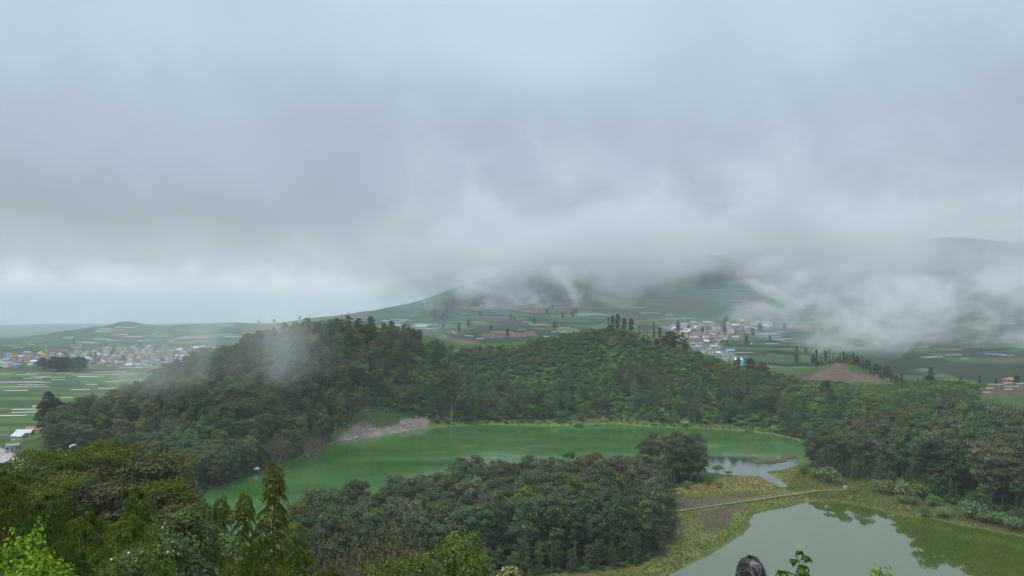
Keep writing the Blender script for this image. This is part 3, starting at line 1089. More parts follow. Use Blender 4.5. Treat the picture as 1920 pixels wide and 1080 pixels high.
add_forest(scatter(RIGHT, 7.0, 34, 300, 620), [0, 1, 2, 3, 4, 5, 6], (16, 24), [('dark', 3), ('grey', 6), ('green', 0.8), ('brown', 0.7)], 'right', lambda x, y, u, v: 0.74 if v < 850 else (1.15 if u > 1700 else 1.0))
CR_LOW = [(700, 735), (850, 715), (1000, 735), (1100, 725), (1160, 700), (1230, 690), (1300, 715), (1420, 725), (1530, 735), (1600, 735), (1590, 800), (1530, 838), (1490, 816), (1440, 804), (1380, 798), (1300, 793), (1230, 790), (1000, 788), (860, 790), (815, 792), (800, 775), (720, 770)]
add_forest(scatter(CR_LOW, 7.0, 35, 480, 720), [0, 1, 2, 3, 4, 6], (9, 17), [('dark', 4), ('grey', 2), ('green', 5)], 'crater')
CR_TOP = [(690, 640), (760, 645), (830, 652), (860, 690), (800, 715), (700, 735)]
add_forest(scatter(CR_TOP, 7.0, 36, 520, 760), [0, 1, 4, 6], (8, 13), [('dark', 4), ('green', 4)], 'crater')
CR_UP = [(880, 660), (1000, 648), (1110, 628), (1200, 636), (1330, 680), (1470, 712), (1600, 728), (1600, 760), (1300, 720), (1160, 700), (1000, 735), (850, 715)]
add_forest(scatter(CR_UP, 12, 37, 520, 760), [0, 2, 4], (4.5, 8), [('dark', 3), ('green', 4)], 'crater')

for P, mix, sr in ((scatter(CRATER, 3.5, 41, 480, 760), [('green', 5), ('bright', 4), ('dark', 1.5)], (0.7, 2.0)),
                   (scatter([(1540, 720), (1760, 716), (1850, 722), (1830, 760), (1700, 770), (1560, 790)], 3.0, 42, 450, 640), [('bright', 6), ('green', 4)], (0.5, 1.1)),
                   (scatter([(1640, 880), (1700, 870), (1800, 890), (1920, 930), (1990, 1000), (1900, 990), (1800, 955), (1700, 920), (1640, 900)], 3.0, 43, 300, 440), [('bright', 5), ('green', 4)], (0.6, 1.3)),
                   (scatter([(60, 862), (130, 830), (250, 820), (330, 860), (340, 925), (250, 900)], 4.5, 44, 360, 470), [('green', 5), ('bright', 2)], (0.6, 1.3)),
                   (scatter([(940, 1100), (1000, 1062), (1090, 1058), (1200, 1045), (1235, 1040), (1200, 1062), (1090, 1075), (1000, 1085)], 2.6, 45, 215, 300), [('green', 4), ('dark', 4)], (0.5, 1.2)),
                   (scatter([(600, 842), (512, 882), (420, 912), (372, 927), (360, 915), (500, 870), (600, 828)], 3.0, 46, 350, 500), [('green', 4), ('dark', 3), ('grey', 3)], (0.5, 1.1)),
                   (scatter([(1180, 905), (1240, 917), (1330, 905), (1345, 912), (1300, 922), (1220, 925)], 2.6, 47, 380, 460), [('dark', 4), ('green', 3)], (0.5, 1.1)),
                   (scatter([(800, 805), (860, 792), (1000, 790), (1180, 788), (1300, 794), (1440, 806), (1500, 818), (1500, 828), (1440, 815), (1300, 802), (1100, 797), (860, 800)], 3.2, 48, 500, 640), [('bright', 5), ('green', 3), ('yellow', 0.6), ('brown', 0.5)], (0.4, 0.9))):
    for x, y, z, u, v in P:
        q = float(vn(np.array([x]), np.array([y]), 1 / 28., 2)[0])
        if q < 0.43 and rt.random() < 0.2:
            continue
        SHRUBS.append((x, y, z, rt.randrange(4), rt.uniform(*sr) * (1.0 if q > 0.5 else 0.8), rt.uniform(0, 6.28), pick(rt, mix if q < 0.5 else [('green', 4), ('dark', 4)])))
# the slope below the viewpoint, mostly hidden
rs_ = np.random.RandomState(9)
for i in range(1500):
    y = rs_.uniform(40, 230)
    x = rs_.uniform(-0.75 * y - 15, 0.45 * y + 10)
    if abs(x) < 6 and y < 16:
        continue
    if in_poly(np.array([x]), np.array([y]), LAKE2)[0] or in_poly(np.array([x]), np.array([y]), LAKE1)[0]:
        continue
    z = ground_z(x, y)
    u, v, _ = project(np.array(x), np.array(y), np.array(z + 2.5))
    if v < 1085 and u > 1020:
        continue
    SHRUBS.append((x, y, z, rt.randrange(4), rt.uniform(0.5, 1.2), rt.uniform(0, 6.28), pick(rt, [('green', 3), ('olive', 4)])))


def plant(name, part_meshes, loc, rz, s, tint, label, cat, group=None, tilt=0.0, boost=1.0):
    e = empty(name, loc, rz, s)
    if tilt:
        e.rotation_euler = (tilt, tilt * 0.6, rz)
    for pn, me in part_meshes:
        o = bpy.data.objects.new(pn, me)
        COL.objects.link(o)
        o.parent = e
        o['tint'] = tuple(c_ * boost for c_ in tint)
    tag(e, label, cat, group)
    return e


# the 300 trees that show largest stand as trees of their own, the others are the forest behind
def visible_size(t):
    return t[8] / t[1] * (1.25 if t[7] == 'clump' else 1.0)


shown = [t for t in FOREST if abs(t[0]) < t[1] * 0.69]
# trees nearest to the edge of each wood towards the viewpoint show largest
shown.sort(key=visible_size, reverse=True)
quota = {'spit': 130, 'right': 80, 'left': 55, 'clump': 30, 'crater': 0}
def tree_label(t):
    r_, g_, b_ = t[6]
    u, v, _ = project(np.array(t[0]), np.array(t[1]), np.array(t[2]))
    tone = 'brown-leaved' if r_ > g_ * 1.0 else ('yellow-leaved' if b_ < g_ * 0.31 and r_ > g_ * 0.95 else ('fresh green' if b_ < r_ * 0.7 and r_ < g_ * 0.66 else ('grey-green' if r_ > 0.095 else 'dark green')))
    size = 'tall' if t[8] > 18.5 else ('low' if t[8] < 15.5 else 'mid-sized')
    z_ = t[7]
    if z_ == 'spit':
        at = 'at the marsh end of the grove between the lakes' if u > 1090 else ('in the middle of the grove between the lakes' if u > 850 else 'at the conifer end of the grove between the lakes')
    elif z_ == 'right':
        at = 'at the near end of the wood above the olive lake' if u > 1800 else ('in the middle of the wood above the olive lake' if u > 1660 else 'where the wood meets both lakes')
    elif z_ == 'left':
        at = 'on the misty wooded hill, by the green lake shore' if u > 380 else 'on the misty wooded hill, towards the plain'
    else:
        at = 'in the round clump on the green lake shore'
    return size + ' ' + tone + ' tree ' + at


used = set()
for t in shown:
    z_ = t[7]
    if quota[z_] <= 0:
        continue
    quota[z_] -= 1
    used.add(id(t))
    lab = tree_label(t)
    plant('forest_tree', (('trunk', VAR[t[3]][0]), ('crown', VAR[t[3]][1])), t[:3], t[5], t[4], t[6], lab, 'tree', lab.replace(' tree ', ' trees '))
REST = [t for t in FOREST if id(t) not in used]


def stuff_instances(name, protos, items, label):
    """one mass of plants: points carrying copies of the given meshes"""
    pc = bpy.data.collections.new(name + '_kinds')
    for i, mm in enumerate(protos):
        g = bpy.data.meshes.new('%s_kind_%02d' % (name, i))
        vs, fs, mi, mats, n0 = [], [], [], [], 0
        for me in mm:
            co = np.empty(len(me.vertices) * 3)
            me.vertices.foreach_get('co', co)
            vs.append(co.reshape(-1, 3))
            for p in me.polygons:
                fs.append([q + n0 for q in p.vertices])
                mi.append(len(mats))
            mats.append(me.materials[0])
            n0 += len(me.vertices)
        g.from_pydata(np.concatenate(vs).tolist(), [], fs)
        for m_ in mats:
            g.materials.append(m_)
        g.polygons.foreach_set('material_index', np.array(mi, np.int32))
        g.update()
        pc.objects.link(bpy.data.objects.new('%s_kind_%02d' % (name, i), g))
    me = bpy.data.meshes.new(name)
    me.from_pydata([tuple(t[:3]) for t in items], [], [])
    for an, typ, key, vals in (('kind', 'INT', 'value', np.array([t[3] for t in items], np.int32)), ('size', 'FLOAT', 'value', np.array([t[4] for t in items], float)),
                               ('turn', 'FLOAT_VECTOR', 'vector', np.array([(0, 0, t[5]) for t in items], float).ravel()),
                               ('tint', 'FLOAT_VECTOR', 'vector', np.array([t[6] for t in items], float).ravel())):
        a = me.attributes.new(an, typ, 'POINT')
        a.data.foreach_set(key, vals)
    o = bpy.data.objects.new(name, me)
    COL.objects.link(o)
    ng = bpy.data.node_groups.new(name, 'GeometryNodeTree')
    ng.interface.new_socket('Geometry', in_out='INPUT', socket_type='NodeSocketGeometry')
    ng.interface.new_socket('Geometry', in_out='OUTPUT', socket_type='NodeSocketGeometry')
    gi, go = ng.nodes.new('NodeGroupInput'), ng.nodes.new('NodeGroupOutput')
    ip = ng.nodes.new('GeometryNodeInstanceOnPoints')
    ci = ng.nodes.new('GeometryNodeCollectionInfo')
    ci.inputs['Collection'].default_value = pc
    ci.inputs['Separate Children'].default_value = True
    ci.inputs['Reset Children'].default_value = True
    ip.inputs['Pick Instance'].default_value = True
    ng.links.new(gi.outputs[0], ip.inputs['Points'])
    ng.links.new(ci.outputs[0], ip.inputs['Instance'])
    for an, typ, sock in (('kind', 'INT', 'Instance Index'), ('size', 'FLOAT', 'Scale'), ('turn', 'FLOAT_VECTOR', 'Rotation')):
        na = ng.nodes.new('GeometryNodeInputNamedAttribute')
        na.data_type = typ
        na.inputs['Name'].default_value = an
        ng.links.new(na.outputs['Attribute'], ip.inputs[sock])
    ng.links.new(ip.outputs[0], go.inputs[0])
    md_ = o.modifiers.new('scatter', 'NODES')
    md_.node_group = ng
    tag(o, label, name, kind='stuff')
    return o


stuff_instances('forest', [(a, b_) for a, b_, _ in VAR], REST, 'dense mixed forest covering the hill and crater slopes')
stuff_instances('shrubbery', BUSHES, SHRUBS, 'green scrub covering the crater slopes and lake banks')

# ------------------------------------------------------------------ trees in front of the viewpoint
WC = [weeping_conifer(51, 16, 4.8, 72, 78, strand=0.95, wid=0.06), weeping_conifer(52, 17, 2.5, 112, 50, profile=0.7, bare=0.05, strand=0.85, wid=0.055), weeping_conifer(53, 14, 5.6, 58, 100, profile=0.6, strand=1.05, wid=0.06)]
WCH = [16, 17, 14]
OL = [forest_tree(61, 13, 0.30, 4.6, 46, 20000, 0.19, 'flat', 0.40, M_BROWN, 0.55), forest_tree(62, 12, 0.25, 4.2, 46, 18000, 0.19, 'round', 0.45, M_BROWN, 0.55)]
OLH = [13, 12]


def top_at(u, v, d):
    """foot on the ground and height of a plant whose top shows at that spot"""
    p = at_d(u, v, d)
    g = ground_z(p[0], d)
    return (p[0], d, g), p[2] - g


def conifer(u, v, d, k_, tint, label, rz, width=1.0):
    foot, h = top_at(u, v, d)
    s = h / WCH[k_]
    plant('weeping_conifer', (('trunk', WC[k_][0]), ('crown', WC[k_][1])), foot, rz, (s * width, s * width, s), tint, label, 'tree', 'weeping conifers below the viewpoint', boost=1.6)


YG, DG, GOLD = (0.082, 0.122, 0.030), (0.052, 0.090, 0.028), (0.100, 0.110, 0.032)
conifer(513, 868, 34, 1, GOLD, 'tallest golden-green weeping conifer spire, standing out against the green lake', 0.3, 0.8)
conifer(455, 925, 33, 1, (0.092, 0.112, 0.032), 'narrow yellowish weeping conifer just left of the tallest spire', 1.9, 0.85)
conifer(418, 930, 40, 1, (0.085, 0.125, 0.034), 'slim green weeping conifer rising before the lake shore, third spire from the tallest', 4.0, 0.8)
conifer(258, 915, 42, 0, YG, 'weeping conifer with a pointed top beside the brown-crowned trees', 2.2)
conifer(250, 968, 27, 2, (0.088, 0.130, 0.028), 'broad yellow-green conifer with curtains of hanging twigs', 0.9, 1.1)
conifer(85, 930, 38, 2, DG, 'dark shaggy weeping conifer behind the bright leafy shrub', 3.1, 1.0)
conifer(10, 885, 50, 2, (0.075, 0.10, 0.026), 'dark weeping conifer at the very edge of the view', 5.0)
conifer(165, 960, 34, 2, (0.075, 0.11, 0.026), 'dark green weeping conifer between the bright shrub and the broad conifer', 1.4)
conifer(375, 950, 36, 0, (0.09, 0.13, 0.036), 'light green weeping conifer behind the flowering shrub', 0.2, 0.8)
conifer(560, 1010, 27, 0, (0.082, 0.118, 0.030), 'low bushy weeping conifer right of the tallest spire', 2.8, 0.9)
conifer(480, 1000, 22, 2, YG, 'near weeping conifer below the two narrow spires', 4.4, 0.7)
conifer(300, 1040, 19, 2, (0.080, 0.125, 0.030), 'nearest low weeping conifer along the lower edge', 3.6, 0.8)
conifer(150, 1035, 20, 0, DG, 'near dark weeping conifer beside the bright leafy shrub', 5.5, 1.0)
conifer(620, 1062, 24, 2, (0.085, 0.11, 0.028), 'small weeping conifer at the foot of the bare tree', 0.6, 0.8)


def olive(u, v, d, k_, tint, label, rz, width=1.0):
    foot, h = top_at(u, v, d)
    s = h / OLH[k_]
    plant('flat_topped_tree', (('trunk', OL[k_][0]), ('crown', OL[k_][1])), foot, rz, (s * width, s * width, s), tint, label, 'tree', 'flat-topped trees on the near slope', boost=1.5)


olive(190, 836, 92, 0, (0.078, 0.098, 0.030), 'tallest olive flat-topped tree on the near slope', 0.4, 1.0)
olive(235, 852, 95, 0, (0.088, 0.094, 0.042), 'brownish flat-topped tree right of the tallest olive one', 1.4, 1.2)
olive(275, 860, 88, 1, (0.072, 0.080, 0.044), 'brown-crowned tree with bare twigs between the olive tops', 2.4, 1.3)
olive(45, 858, 85, 0, (0.066, 0.094, 0.028), 'green flat-topped tree beside the pale paved yard', 3.1, 1.1)
olive(100, 880, 85, 1, (0.074, 0.094, 0.032), 'olive tree in front of the small white canopies', 0.9, 1.2)
olive(310, 905, 82, 1, (0.080, 0.100, 0.026), 'dark olive tree at the near shore of the green lake', 4.1, 1.0)
olive(150, 888, 78, 1, (0.076, 0.080, 0.046), 'bare brownish tree in the middle of the olive trees', 5.2, 1.3)
olive(215, 905, 72, 1, (0.078, 0.080, 0.048), 'low brown-twigged tree below the olive tops', 0.2, 1.4)
olive(330, 945, 75, 1, (0.09, 0.085, 0.045), 'grey-brown tree between the lake and the conifers', 1.2, 1.0)
olive(60, 905, 68, 0, (0.080, 0.10, 0.026), 'dark green spreading tree left of the brown trees', 2.0, 1.2)

# bare branchy tree, round green bush, flowering shrub, leafy shrub
bm, tips = bare_tree(71, 9.0, 6)
bl = Geo()
rs_ = np.random.RandomState(4)
tp = np.repeat(tips, 5, 0) + rs_.normal(size=(len(tips) * 5, 3)) * 0.35
v_, f_ = leaf_quads(tp, unit(rs_.normal(size=tp.shape) + (0, 0, 0.5)), 0.13 + 0.08 * rs_.rand(len(tp)), rs_)
bl.add(v_, f_)
blm = bl.mesh('crown', M_LEAF)
for u, v, d, rz, lab in ((715, 948, 62, 0.5, 'pale bare-branched tree with few leaves below the grove'), (640, 990, 58, 2.6, 'thin grey bare tree beside the weeping conifers'), (775, 1000, 66, 4.4, 'low bare-branched tree next to the round bright bush')):
    foot, h = top_at(u, v, d)
    g_ = ground_z(foot[0], foot[1])
    s = h / max(v_.co.z for v_ in bm.vertices)
    plant('bare_tree', (('branches', bm), ('crown', blm)), (foot[0], foot[1], g_), rz, (s * 0.9, s * 0.9, s), (0.11, 0.105, 0.065), lab, 'tree', 'bare trees on the near slope')

def shrub(name, u, v, d, R, tint, label, seed=0, blossoms=False, group=None, leaves=12000, leaf=0.14, cat='shrub', low=0.12):
    """a shrub or small tree whose top shows at (u, v), grown to the height that takes; R its radius"""
    p = at_d(u, v, d)
    g_ = ground_z(p[0], d)
    h = p[2] - g_
    bole = max(low, 1 - 4.2 * R / h)
    st_, fo_ = forest_tree(200 + seed, h / 0.98, bole, R, 30, leaves, leaf, 'round', 0.75, M_BROWN)
    parts = [('stem', st_), ('foliage', fo_)]
    if blossoms:
        rs = np.random.RandomState(seed)
        co = np.empty(len(fo_.vertices) * 3)
        fo_.vertices.foreach_get('co', co)
        co = co.reshape(-1, 3)
        co = co[rs.randint(0, len(co), 170)]
        co = co + unit(co * (1, 1, 0)) * 0.1
        fl = Geo()
        fl.add(*leaf_quads(co, unit(rs.normal(size=co.shape) + (0, -0.8, 0.5)), 0.05 + 0.06 * rs.rand(len(co)), rs, 0.9))
        parts.append(('blossoms', fl.mesh('blossoms', M_FLOWER)))
    return plant(name, parts, (p[0], d, g_), 0.0, 1.0, tint, label, cat, group, boost=1.5)


shrub('round_tree', 848, 1026, 62, 4.2, (0.10, 0.15, 0.034), 'round-crowned bright green tree below the grove', 1, leaves=20000, leaf=0.2, cat='tree')
shrub('round_tree', 790, 1052, 58, 3.2, (0.085, 0.12, 0.034), 'smaller green tree just left of the round bright one', 2, leaves=14000, leaf=0.2, cat='tree')
shrub('round_tree', 905, 1056, 60, 2.8, (0.09, 0.13, 0.036), 'low green tree to the right of the round bright one', 3, leaves=14000, leaf=0.2, cat='tree')
shrub('round_tree', 735, 1072, 50, 3.0, (0.09, 0.11, 0.036), 'olive green tree at the foot of the bare tree', 4, leaves=14000, leaf=0.18, cat='tree')
DEADTOP = max(v_.co.z for v_ in bm.vertices)
for i, (u, v, z, h) in enumerate(((1050, 985, 1, 19), (950, 1000, 1, 20), (870, 985, 1, 18), (1190, 960, 1, 20), (700, 1010, 1, 18), (1640, 865, 6, 21), (1720, 880, 7, 21), (1800, 890, 8, 24), (1870, 905, 8, 24), (1690, 850, 8, 20), (430, 860, 10, 21), (520, 830, 14, 21), (330, 850, 9, 22), (470, 790, 22, 21), (590, 800, 20, 20))):
    p = at_z(u, v, z)
    plant('dead_tree', (('branches', bm), ('crown', blm)), (p[0], p[1], ground_z(p[0], p[1])), rt.uniform(0, 6), (h / DEADTOP * 0.75, h / DEADTOP * 0.75, h / DEADTOP), (0.10, 0.10, 0.07),
          'nearly leafless pale grey tree ' + ('in the grove between the lakes' if i < 5 else ('in the wood above the olive lake' if i < 10 else 'on the misty wooded hill')), 'tree', 'nearly leafless trees ' + ('in the grove' if i < 5 else ('in the wood above the olive lake' if i < 10 else 'on the wooded hill')))
FSG = 'flowering shrubs among the conifers'
shrub('flowering_shrub', 345, 965, 30, 1.5, (0.088, 0.125, 0.066), 'grey-green shrub dotted with pale blossoms among the conifers', 5, True, FSG)
shrub('flowering_shrub', 300, 1035, 22, 1.2, (0.095, 0.13, 0.060), 'flowering grey-green shrub at the lower edge', 6, True, FSG, leaf=0.1)
shrub('flowering_shrub', 385, 1020, 24, 1.2, (0.082, 0.115, 0.062), 'pale-blossomed shrub right under the taller flowering one', 7, True, FSG, leaf=0.1)
shrub('flowering_shrub', 945, 1060, 30, 0.55, (0.19, 0.20, 0.10), 'small pale-leaved sprig right of the green trees', 8, True, leaves=1500, leaf=0.14)

def leafy(u, v, d, s, tint, label, seed, stems=34, leaf=0.085):
    p = at_d(u, v, d)
    g_ = ground_z(p[0], d)
    h = p[2] - g_
    st_, fo_ = broad_plant(91 + seed, s * 1.1, h / 1.02, stems, leaf, 80)
    plant('leafy_shrub', (('stem', st_), ('foliage', fo_)), (p[0], d, g_), 0.0, 1.0, tint, label, 'shrub', 'bright leafy shrubs below the viewpoint', boost=1.25)


leafy(18, 975, 12.5, 0.8, (0.19, 0.30, 0.045), 'bright lime-green leafy shrub in the lower corner', 0, 60)
leafy(60, 1015, 12.0, 0.6, (0.18, 0.29, 0.045), 'lime-green shrub beside the one in the lower corner', 1, 50)
leafy(103, 1000, 13.0, 0.22, (0.16, 0.27, 0.04), 'single upright lime-green shoot next to the dark conifers', 2, 6)
leafy(100, 1045, 11.0, 0.5, (0.17, 0.27, 0.045), 'low lime-green shrub at the lower edge', 3, 50)
leafy(1655, 1056, 9.0, 0.2, (0.17, 0.23, 0.06), 'small leafy sprig standing against the olive lake', 4, 9, 0.1)

# young conifer poking up in front of the olive lake
YC = weeping_conifer(55, 3.2, 1.0, 46, 60, profile=0.9, bare=0.05, strand=0.15, wid=0.022, droop=0.6)
p = at_d(1522, 1027, 10.5)
g_ = ground_z(p[0], 10.5)
s = (p[2] - g_) / 3.2
plant('young_conifer', (('trunk', YC[0]), ('crown', YC[1])), (p[0], 10.5, g_), 0.5, (0.95, 0.95, s), (0.18, 0.27, 0.06), 'tip of a young conifer standing against the olive lake', 'tree')

# ------------------------------------------------------------------ bushes along the banks
BUSH_SPOTS = [(1555, 908, 8, 'grey'), (1530, 898, 5, 'green'), (1650, 925, 7, 'grey'), (1672, 930, 7, 'olive'), (1700, 938, 8, 'grey'), (1725, 942, 8, 'olive'), (1752, 955, 5.5, 'green'),
              (1712, 950, 4.5, 'grey'), (1690, 945, 4, 'olive'), (1735, 968, 4, 'green'), (1770, 970, 5, 'grey'), (1820, 975, 8, 'grey'), (1845, 982, 5, 'olive'), (1870, 985, 6, 'green'), (1900, 995, 6, 'grey'),
              (1508, 890, 4, 'green'), (1600, 925, 3.5, 'olive'), (1345, 886, 4.5, 'green'), (1365, 892, 3.2, 'grey'), (1330, 912, 4, 'dark'), (1350, 918, 3, 'dark'), (1290, 921, 4, 'dark'), (1262, 925, 4, 'dark'),
              (1040, 800, 5, 'bright'), (1085, 799, 5, 'green'), (1120, 797, 4.5, 'green'), (1285, 800, 5, 'bright'), (1400, 808, 5, 'green'), (1455, 812, 5, 'bright')]
ORD = ['first', 'second', 'third', 'fourth', 'fifth', 'sixth', 'seventh', 'eighth', 'ninth', 'tenth', 'eleventh', 'twelfth', 'thirteenth', 'fourteenth', 'fifteenth', 'sixteenth', 'seventeenth', 'eighteenth']
spots = sorted(BUSH_SPOTS)
cnt = {}
for u, v, w, t_ in spots:
    p = at_z(u, v, 0.6)
    z = ground_z(p[0], p[1])
    zone = 'olive lake bank' if u > 1500 else ('shore by the round clump' if v > 850 else 'far green lake shore')
    cnt[zone] = cnt.get(zone, 0) + 1
    k_ = rt.randrange(4)
    R = w * 0.5
    plant('bank_bush', (('stem', BUSHES[k_][0]), ('foliage', BUSHES[k_][1])), (p[0], p[1], z), rt.uniform(0, 6), (R / 2 * 1.5, R / 2 * 1.5, R / 2 * 1.5), tuple(x * 1.35 for x in pick(rt, [(t_, 1)])),
          '%s %s bush from the left along the %s' % (ORD[cnt[zone] - 1], {'grey': 'grey-green', 'green': 'green', 'olive': 'olive', 'dark': 'dark green', 'bright': 'bright green'}[t_], zone), 'shrub', 'bushes on the lake banks')

# ------------------------------------------------------------------ trees standing out on the ridges
def single(name, k_, u, vtop, vbase, d, tint, label, group=None, width=1.0):
    p = at_d(u, vbase, d)
    z = ground_z(p[0], d)
    h = at_d(u, vtop, d)[2] - z
    h = max(h, 2.0)
    s = h / VAR[k_][2]
    return plant(name, (('trunk', VAR[k_][0]), ('crown', VAR[k_][1])), (p[0], d, z), rt.uniform(0, 6), (s * width, s * width, s), tint, label, 'tree', group)


DK = (0.045, 0.065, 0.036)
for i, (u, vt, w, k_) in enumerate(((1141, 594, 1.3, 7), (1148, 593, 1.2, 6), (1158, 590, 1.3, 6), (1171, 597, 1.5, 6), (1183, 598, 1.6, 6), (1199, 611, 1.0, 7), (1209, 617, 1.0, 7), (1214, 619, 1.0, 7), (1226, 604, 1.1, 7), (1237, 615, 1.2, 6))):
    single('ridge_tree', k_, u, vt, 622, 719, DK, '%s dark tree from the left in the row on the crater rim top' % ORD[i], 'row of trees on the rim top', w * 0.55)
for i, (u, vt, k_, w) in enumerate(((1260, 622, 6, 2.0), (1275, 628, 5, 2.0), (1246, 630, 6, 1.8), (1262, 640, 2, 2.0), (1285, 640, 6, 1.6), (1230, 635, 6, 1.6))):
    single('rim_grove_tree', k_, u, vt, 655, 702, (0.060, 0.072, 0.042), 'bushy tree in the grove on the rim above the village', 'grove on the rim above the village', w * 0.8)
for u, vt, vb, d, tn, lab in ((1645, 772, 840, 452, (0.20, 0.19, 0.045), 'yellow-crowned tree standing out in the wood above the olive lake'), (1690, 770, 838, 455, (0.19, 0.17, 0.05), 'orange-yellow tree right of the yellow-crowned one'),
                              (1715, 790, 850, 440, (0.15, 0.17, 0.05), 'pale green tree below the two yellow ones'), (1668, 800, 855, 436, (0.15, 0.165, 0.045), 'light yellow-green tree under the yellow-crowned one'), (1750, 795, 850, 440, (0.15, 0.15, 0.055), 'light olive round tree right of the pale green one')):
    single('forest_tree', 2, u, vt, vb, d, tn, lab, None, 0.9)
single('lakeside_tree', 3, 846, 694, 790, 592, (0.085, 0.11, 0.045), 'lone tall pale-trunked tree above the far shore', None, 1.5)
single('columnar_tree', 0, 92, 735, 820, 478, (0.055, 0.08, 0.05), 'big dark rounded tree at the end of the wooded hill', None, 0.85)
single('columnar_tree', 6, 104, 748, 820, 470, (0.055, 0.08, 0.05), 'dark tree leaning against the big rounded one at the end of the hill', None, 0.9)
single('columnar_tree', 2, 84, 752, 822, 474, (0.06, 0.08, 0.05), 'outermost dark tree at the foot of the wooded hill', None, 0.8)
single('columnar_tree', 6, 1407, 672, 700, 676, (0.065, 0.065, 0.045), 'dark bushy tree beside the turquoise dome', None, 2.2)
single('columnar_tree', 2, 1430, 680, 705, 670, (0.058, 0.068, 0.042), 'low dark tree right of the one beside the turquoise dome', None, 2.0)
single('columnar_tree', 6, 1550, 714, 760, 590, (0.055, 0.075, 0.035), 'dark round tree in front of the ploughed mound', None, 1.5)
single('columnar_tree', 6, 1745, 690, 716, 620, (0.085, 0.092, 0.045), 'slender tree topping the shelf of fields', None, 0.9)
single('columnar_tree', 2, 1741, 705, 718, 615, (0.045, 0.07, 0.03), 'dark rounded bushy tree under the slender one on the shelf', None, 2.6)
for i, (u, vt) in enumerate(((1721, 709), (1780, 712), (1801, 706), (1837, 705), (1868, 709), (1906, 704), (1690, 700), (1682, 703))):
    single('field_tree', 7 if i != 5 else 6, u, vt, 717, 628, DK, '%s of the small trees along the edge of the shelf of fields' % ORD[i], 'small trees on the shelf of fields', 1.6)
# row of conifers behind the ploughed mound
row = [(1525, 664), (1531, 655), (1540, 668), (1548, 660), (1556, 666), (1563, 664), (1570, 668), (1576, 662), (1582, 660), (1588, 664), (1594, 666), (1600, 662), (1606, 668), (1612, 671), (1618, 670), (1625, 675), (1632, 676), (1638, 682), (1644, 684), (1650, 686), (1656, 690), (1663, 689), (1670, 694), (1676, 699)]
for i, (u, vt) in enumerate(row):
    d = 745
    single('mound_tree', 7 if i % 3 else 1, u, vt + rt.uniform(-2, 2), 690, d, (0.045, 0.065, 0.042), 'small dark conifer in the row behind the ploughed mound', 'row of conifers behind the ploughed mound', rt.uniform(0.7, 1.1))
# dark copse in front of the far village
for i in range(34):
    u = rt.uniform(78, 156)
    d = rt.uniform(1120, 1190)
    single('copse_tree', rt.choice((0, 2, 6)), u, 672 + rt.uniform(-3, 6), 695, d, (0.04, 0.055, 0.048), 'dark tree in the copse in front of the far village', 'copse before the far village', 1.6)
for i, (u, vt, d) in enumerate(((222, 602, 1600), (239, 604, 1600), (248, 603, 1600), (206, 611, 1600), (285, 612, 1600), (356, 609, 1690), (408, 602, 1690), (485, 600, 1690), (514, 599, 1690), (562, 593, 1690), (581, 591, 1690), (605, 597, 1690),
                                 (640, 588, 1690), (654, 585, 1690), (672, 590, 1690), (724, 583, 1690), (760, 578, 1690), (770, 577, 1690), (65, 628, 1690), (150, 616, 1690), (172, 613, 1690), (330, 615, 1690), (440, 604, 1690))):
    single('skyline_tree', rt.choice((0, 4, 5, 7)), u, vt, vt + 8, d, DK, '%s small tree from the left on the far skyline' % ORD[i] if i < 0 else 'tiny tree standing on the skyline of the far hills', 'trees on the far skyline', 1.0)
for i in range(90):
    u, v, d = rt.choice(((rt.uniform(790, 860), 0, rt.uniform(1450, 1700)), (rt.uniform(830, 1100), 0, rt.uniform(1050, 1500)), (rt.uniform(1380, 1560), 0, rt.uniform(850, 1250)), (rt.uniform(120, 420), 0, rt.uniform(1180, 1420)), (rt.uniform(1250, 1450), 0, rt.uniform(950, 1300))))
    x = (u - 960) / FPX * d
    z = ground_z(x, d)
    s = rt.uniform(0.4, 0.8)
    plant('hill_tree', (('trunk', VAR[0][0]), ('crown', VAR[6][1])), (x, d, z), rt.uniform(0, 6), s, DK, *(lambda w: ('small dark tree ' + w, 'tree', 'small dark trees ' + w))('high on the terraced hill below the cloud' if 780 < u < 870 and d > 1440 else ('on the terraces behind the crater rim' if u < 1110 and u > 780 else ('in and around the far village on the plain' if u < 500 else ('between the terraces right of the village behind the rim' if u > 1450 else 'beside the houses of the village behind the rim')))))

# ------------------------------------------------------------------ marsh grass
tg = Geo()
rs_ = np.random.RandomState(3)
for s_ in range(34):
    a = rs_.rand() * 6.28
    r = 0.5 * math.sqrt(rs_.rand())
    b0 = np.array((math.cos(a) * r, math.sin(a) * r, -0.05))
    tip = b0 + np.array((rs_.normal() * 0.25, rs_.normal() * 0.25, 0.5 + 0.45 * rs_.rand()))
    w = np.array((math.sin(a), -math.cos(a), 0)) * 0.05
    mid_ = (b0 + tip) / 2 + np.array((0, 0, 0.08))
    tg.add([b0 - w, b0 + w, mid_ + w * 0.7, mid_ - w * 0.7, tip], [(0, 1, 2, 3), (3, 2, 4)])
M_GRASS = leaf_mat('marsh grass', (1, 1, 1), trans=0.3, isl=0.4)
tuft = tg.mesh('tuft', M_GRASS)
GR_ = []
pp = scatter(MARSH, 1.5, 61, 215, 460)
BR = [[(1246, 937), (1330, 932), (1390, 926), (1440, 927), (1400, 937), (1340, 948), (1285, 955), (1248, 952)], [(1305, 958), (1360, 950), (1400, 947), (1395, 958), (1370, 975), (1360, 998), (1328, 1000), (1312, 975)]]
brown = in_poly(pp[:, 3], pp[:, 4], BR[0]) | in_poly(pp[:, 3], pp[:, 4], BR[1])
dl2 = seg_dist(pp[:, 0], pp[:, 1], LAKE2)
nn = vn(pp[:, 0], pp[:, 1], 1 / 11., 3)
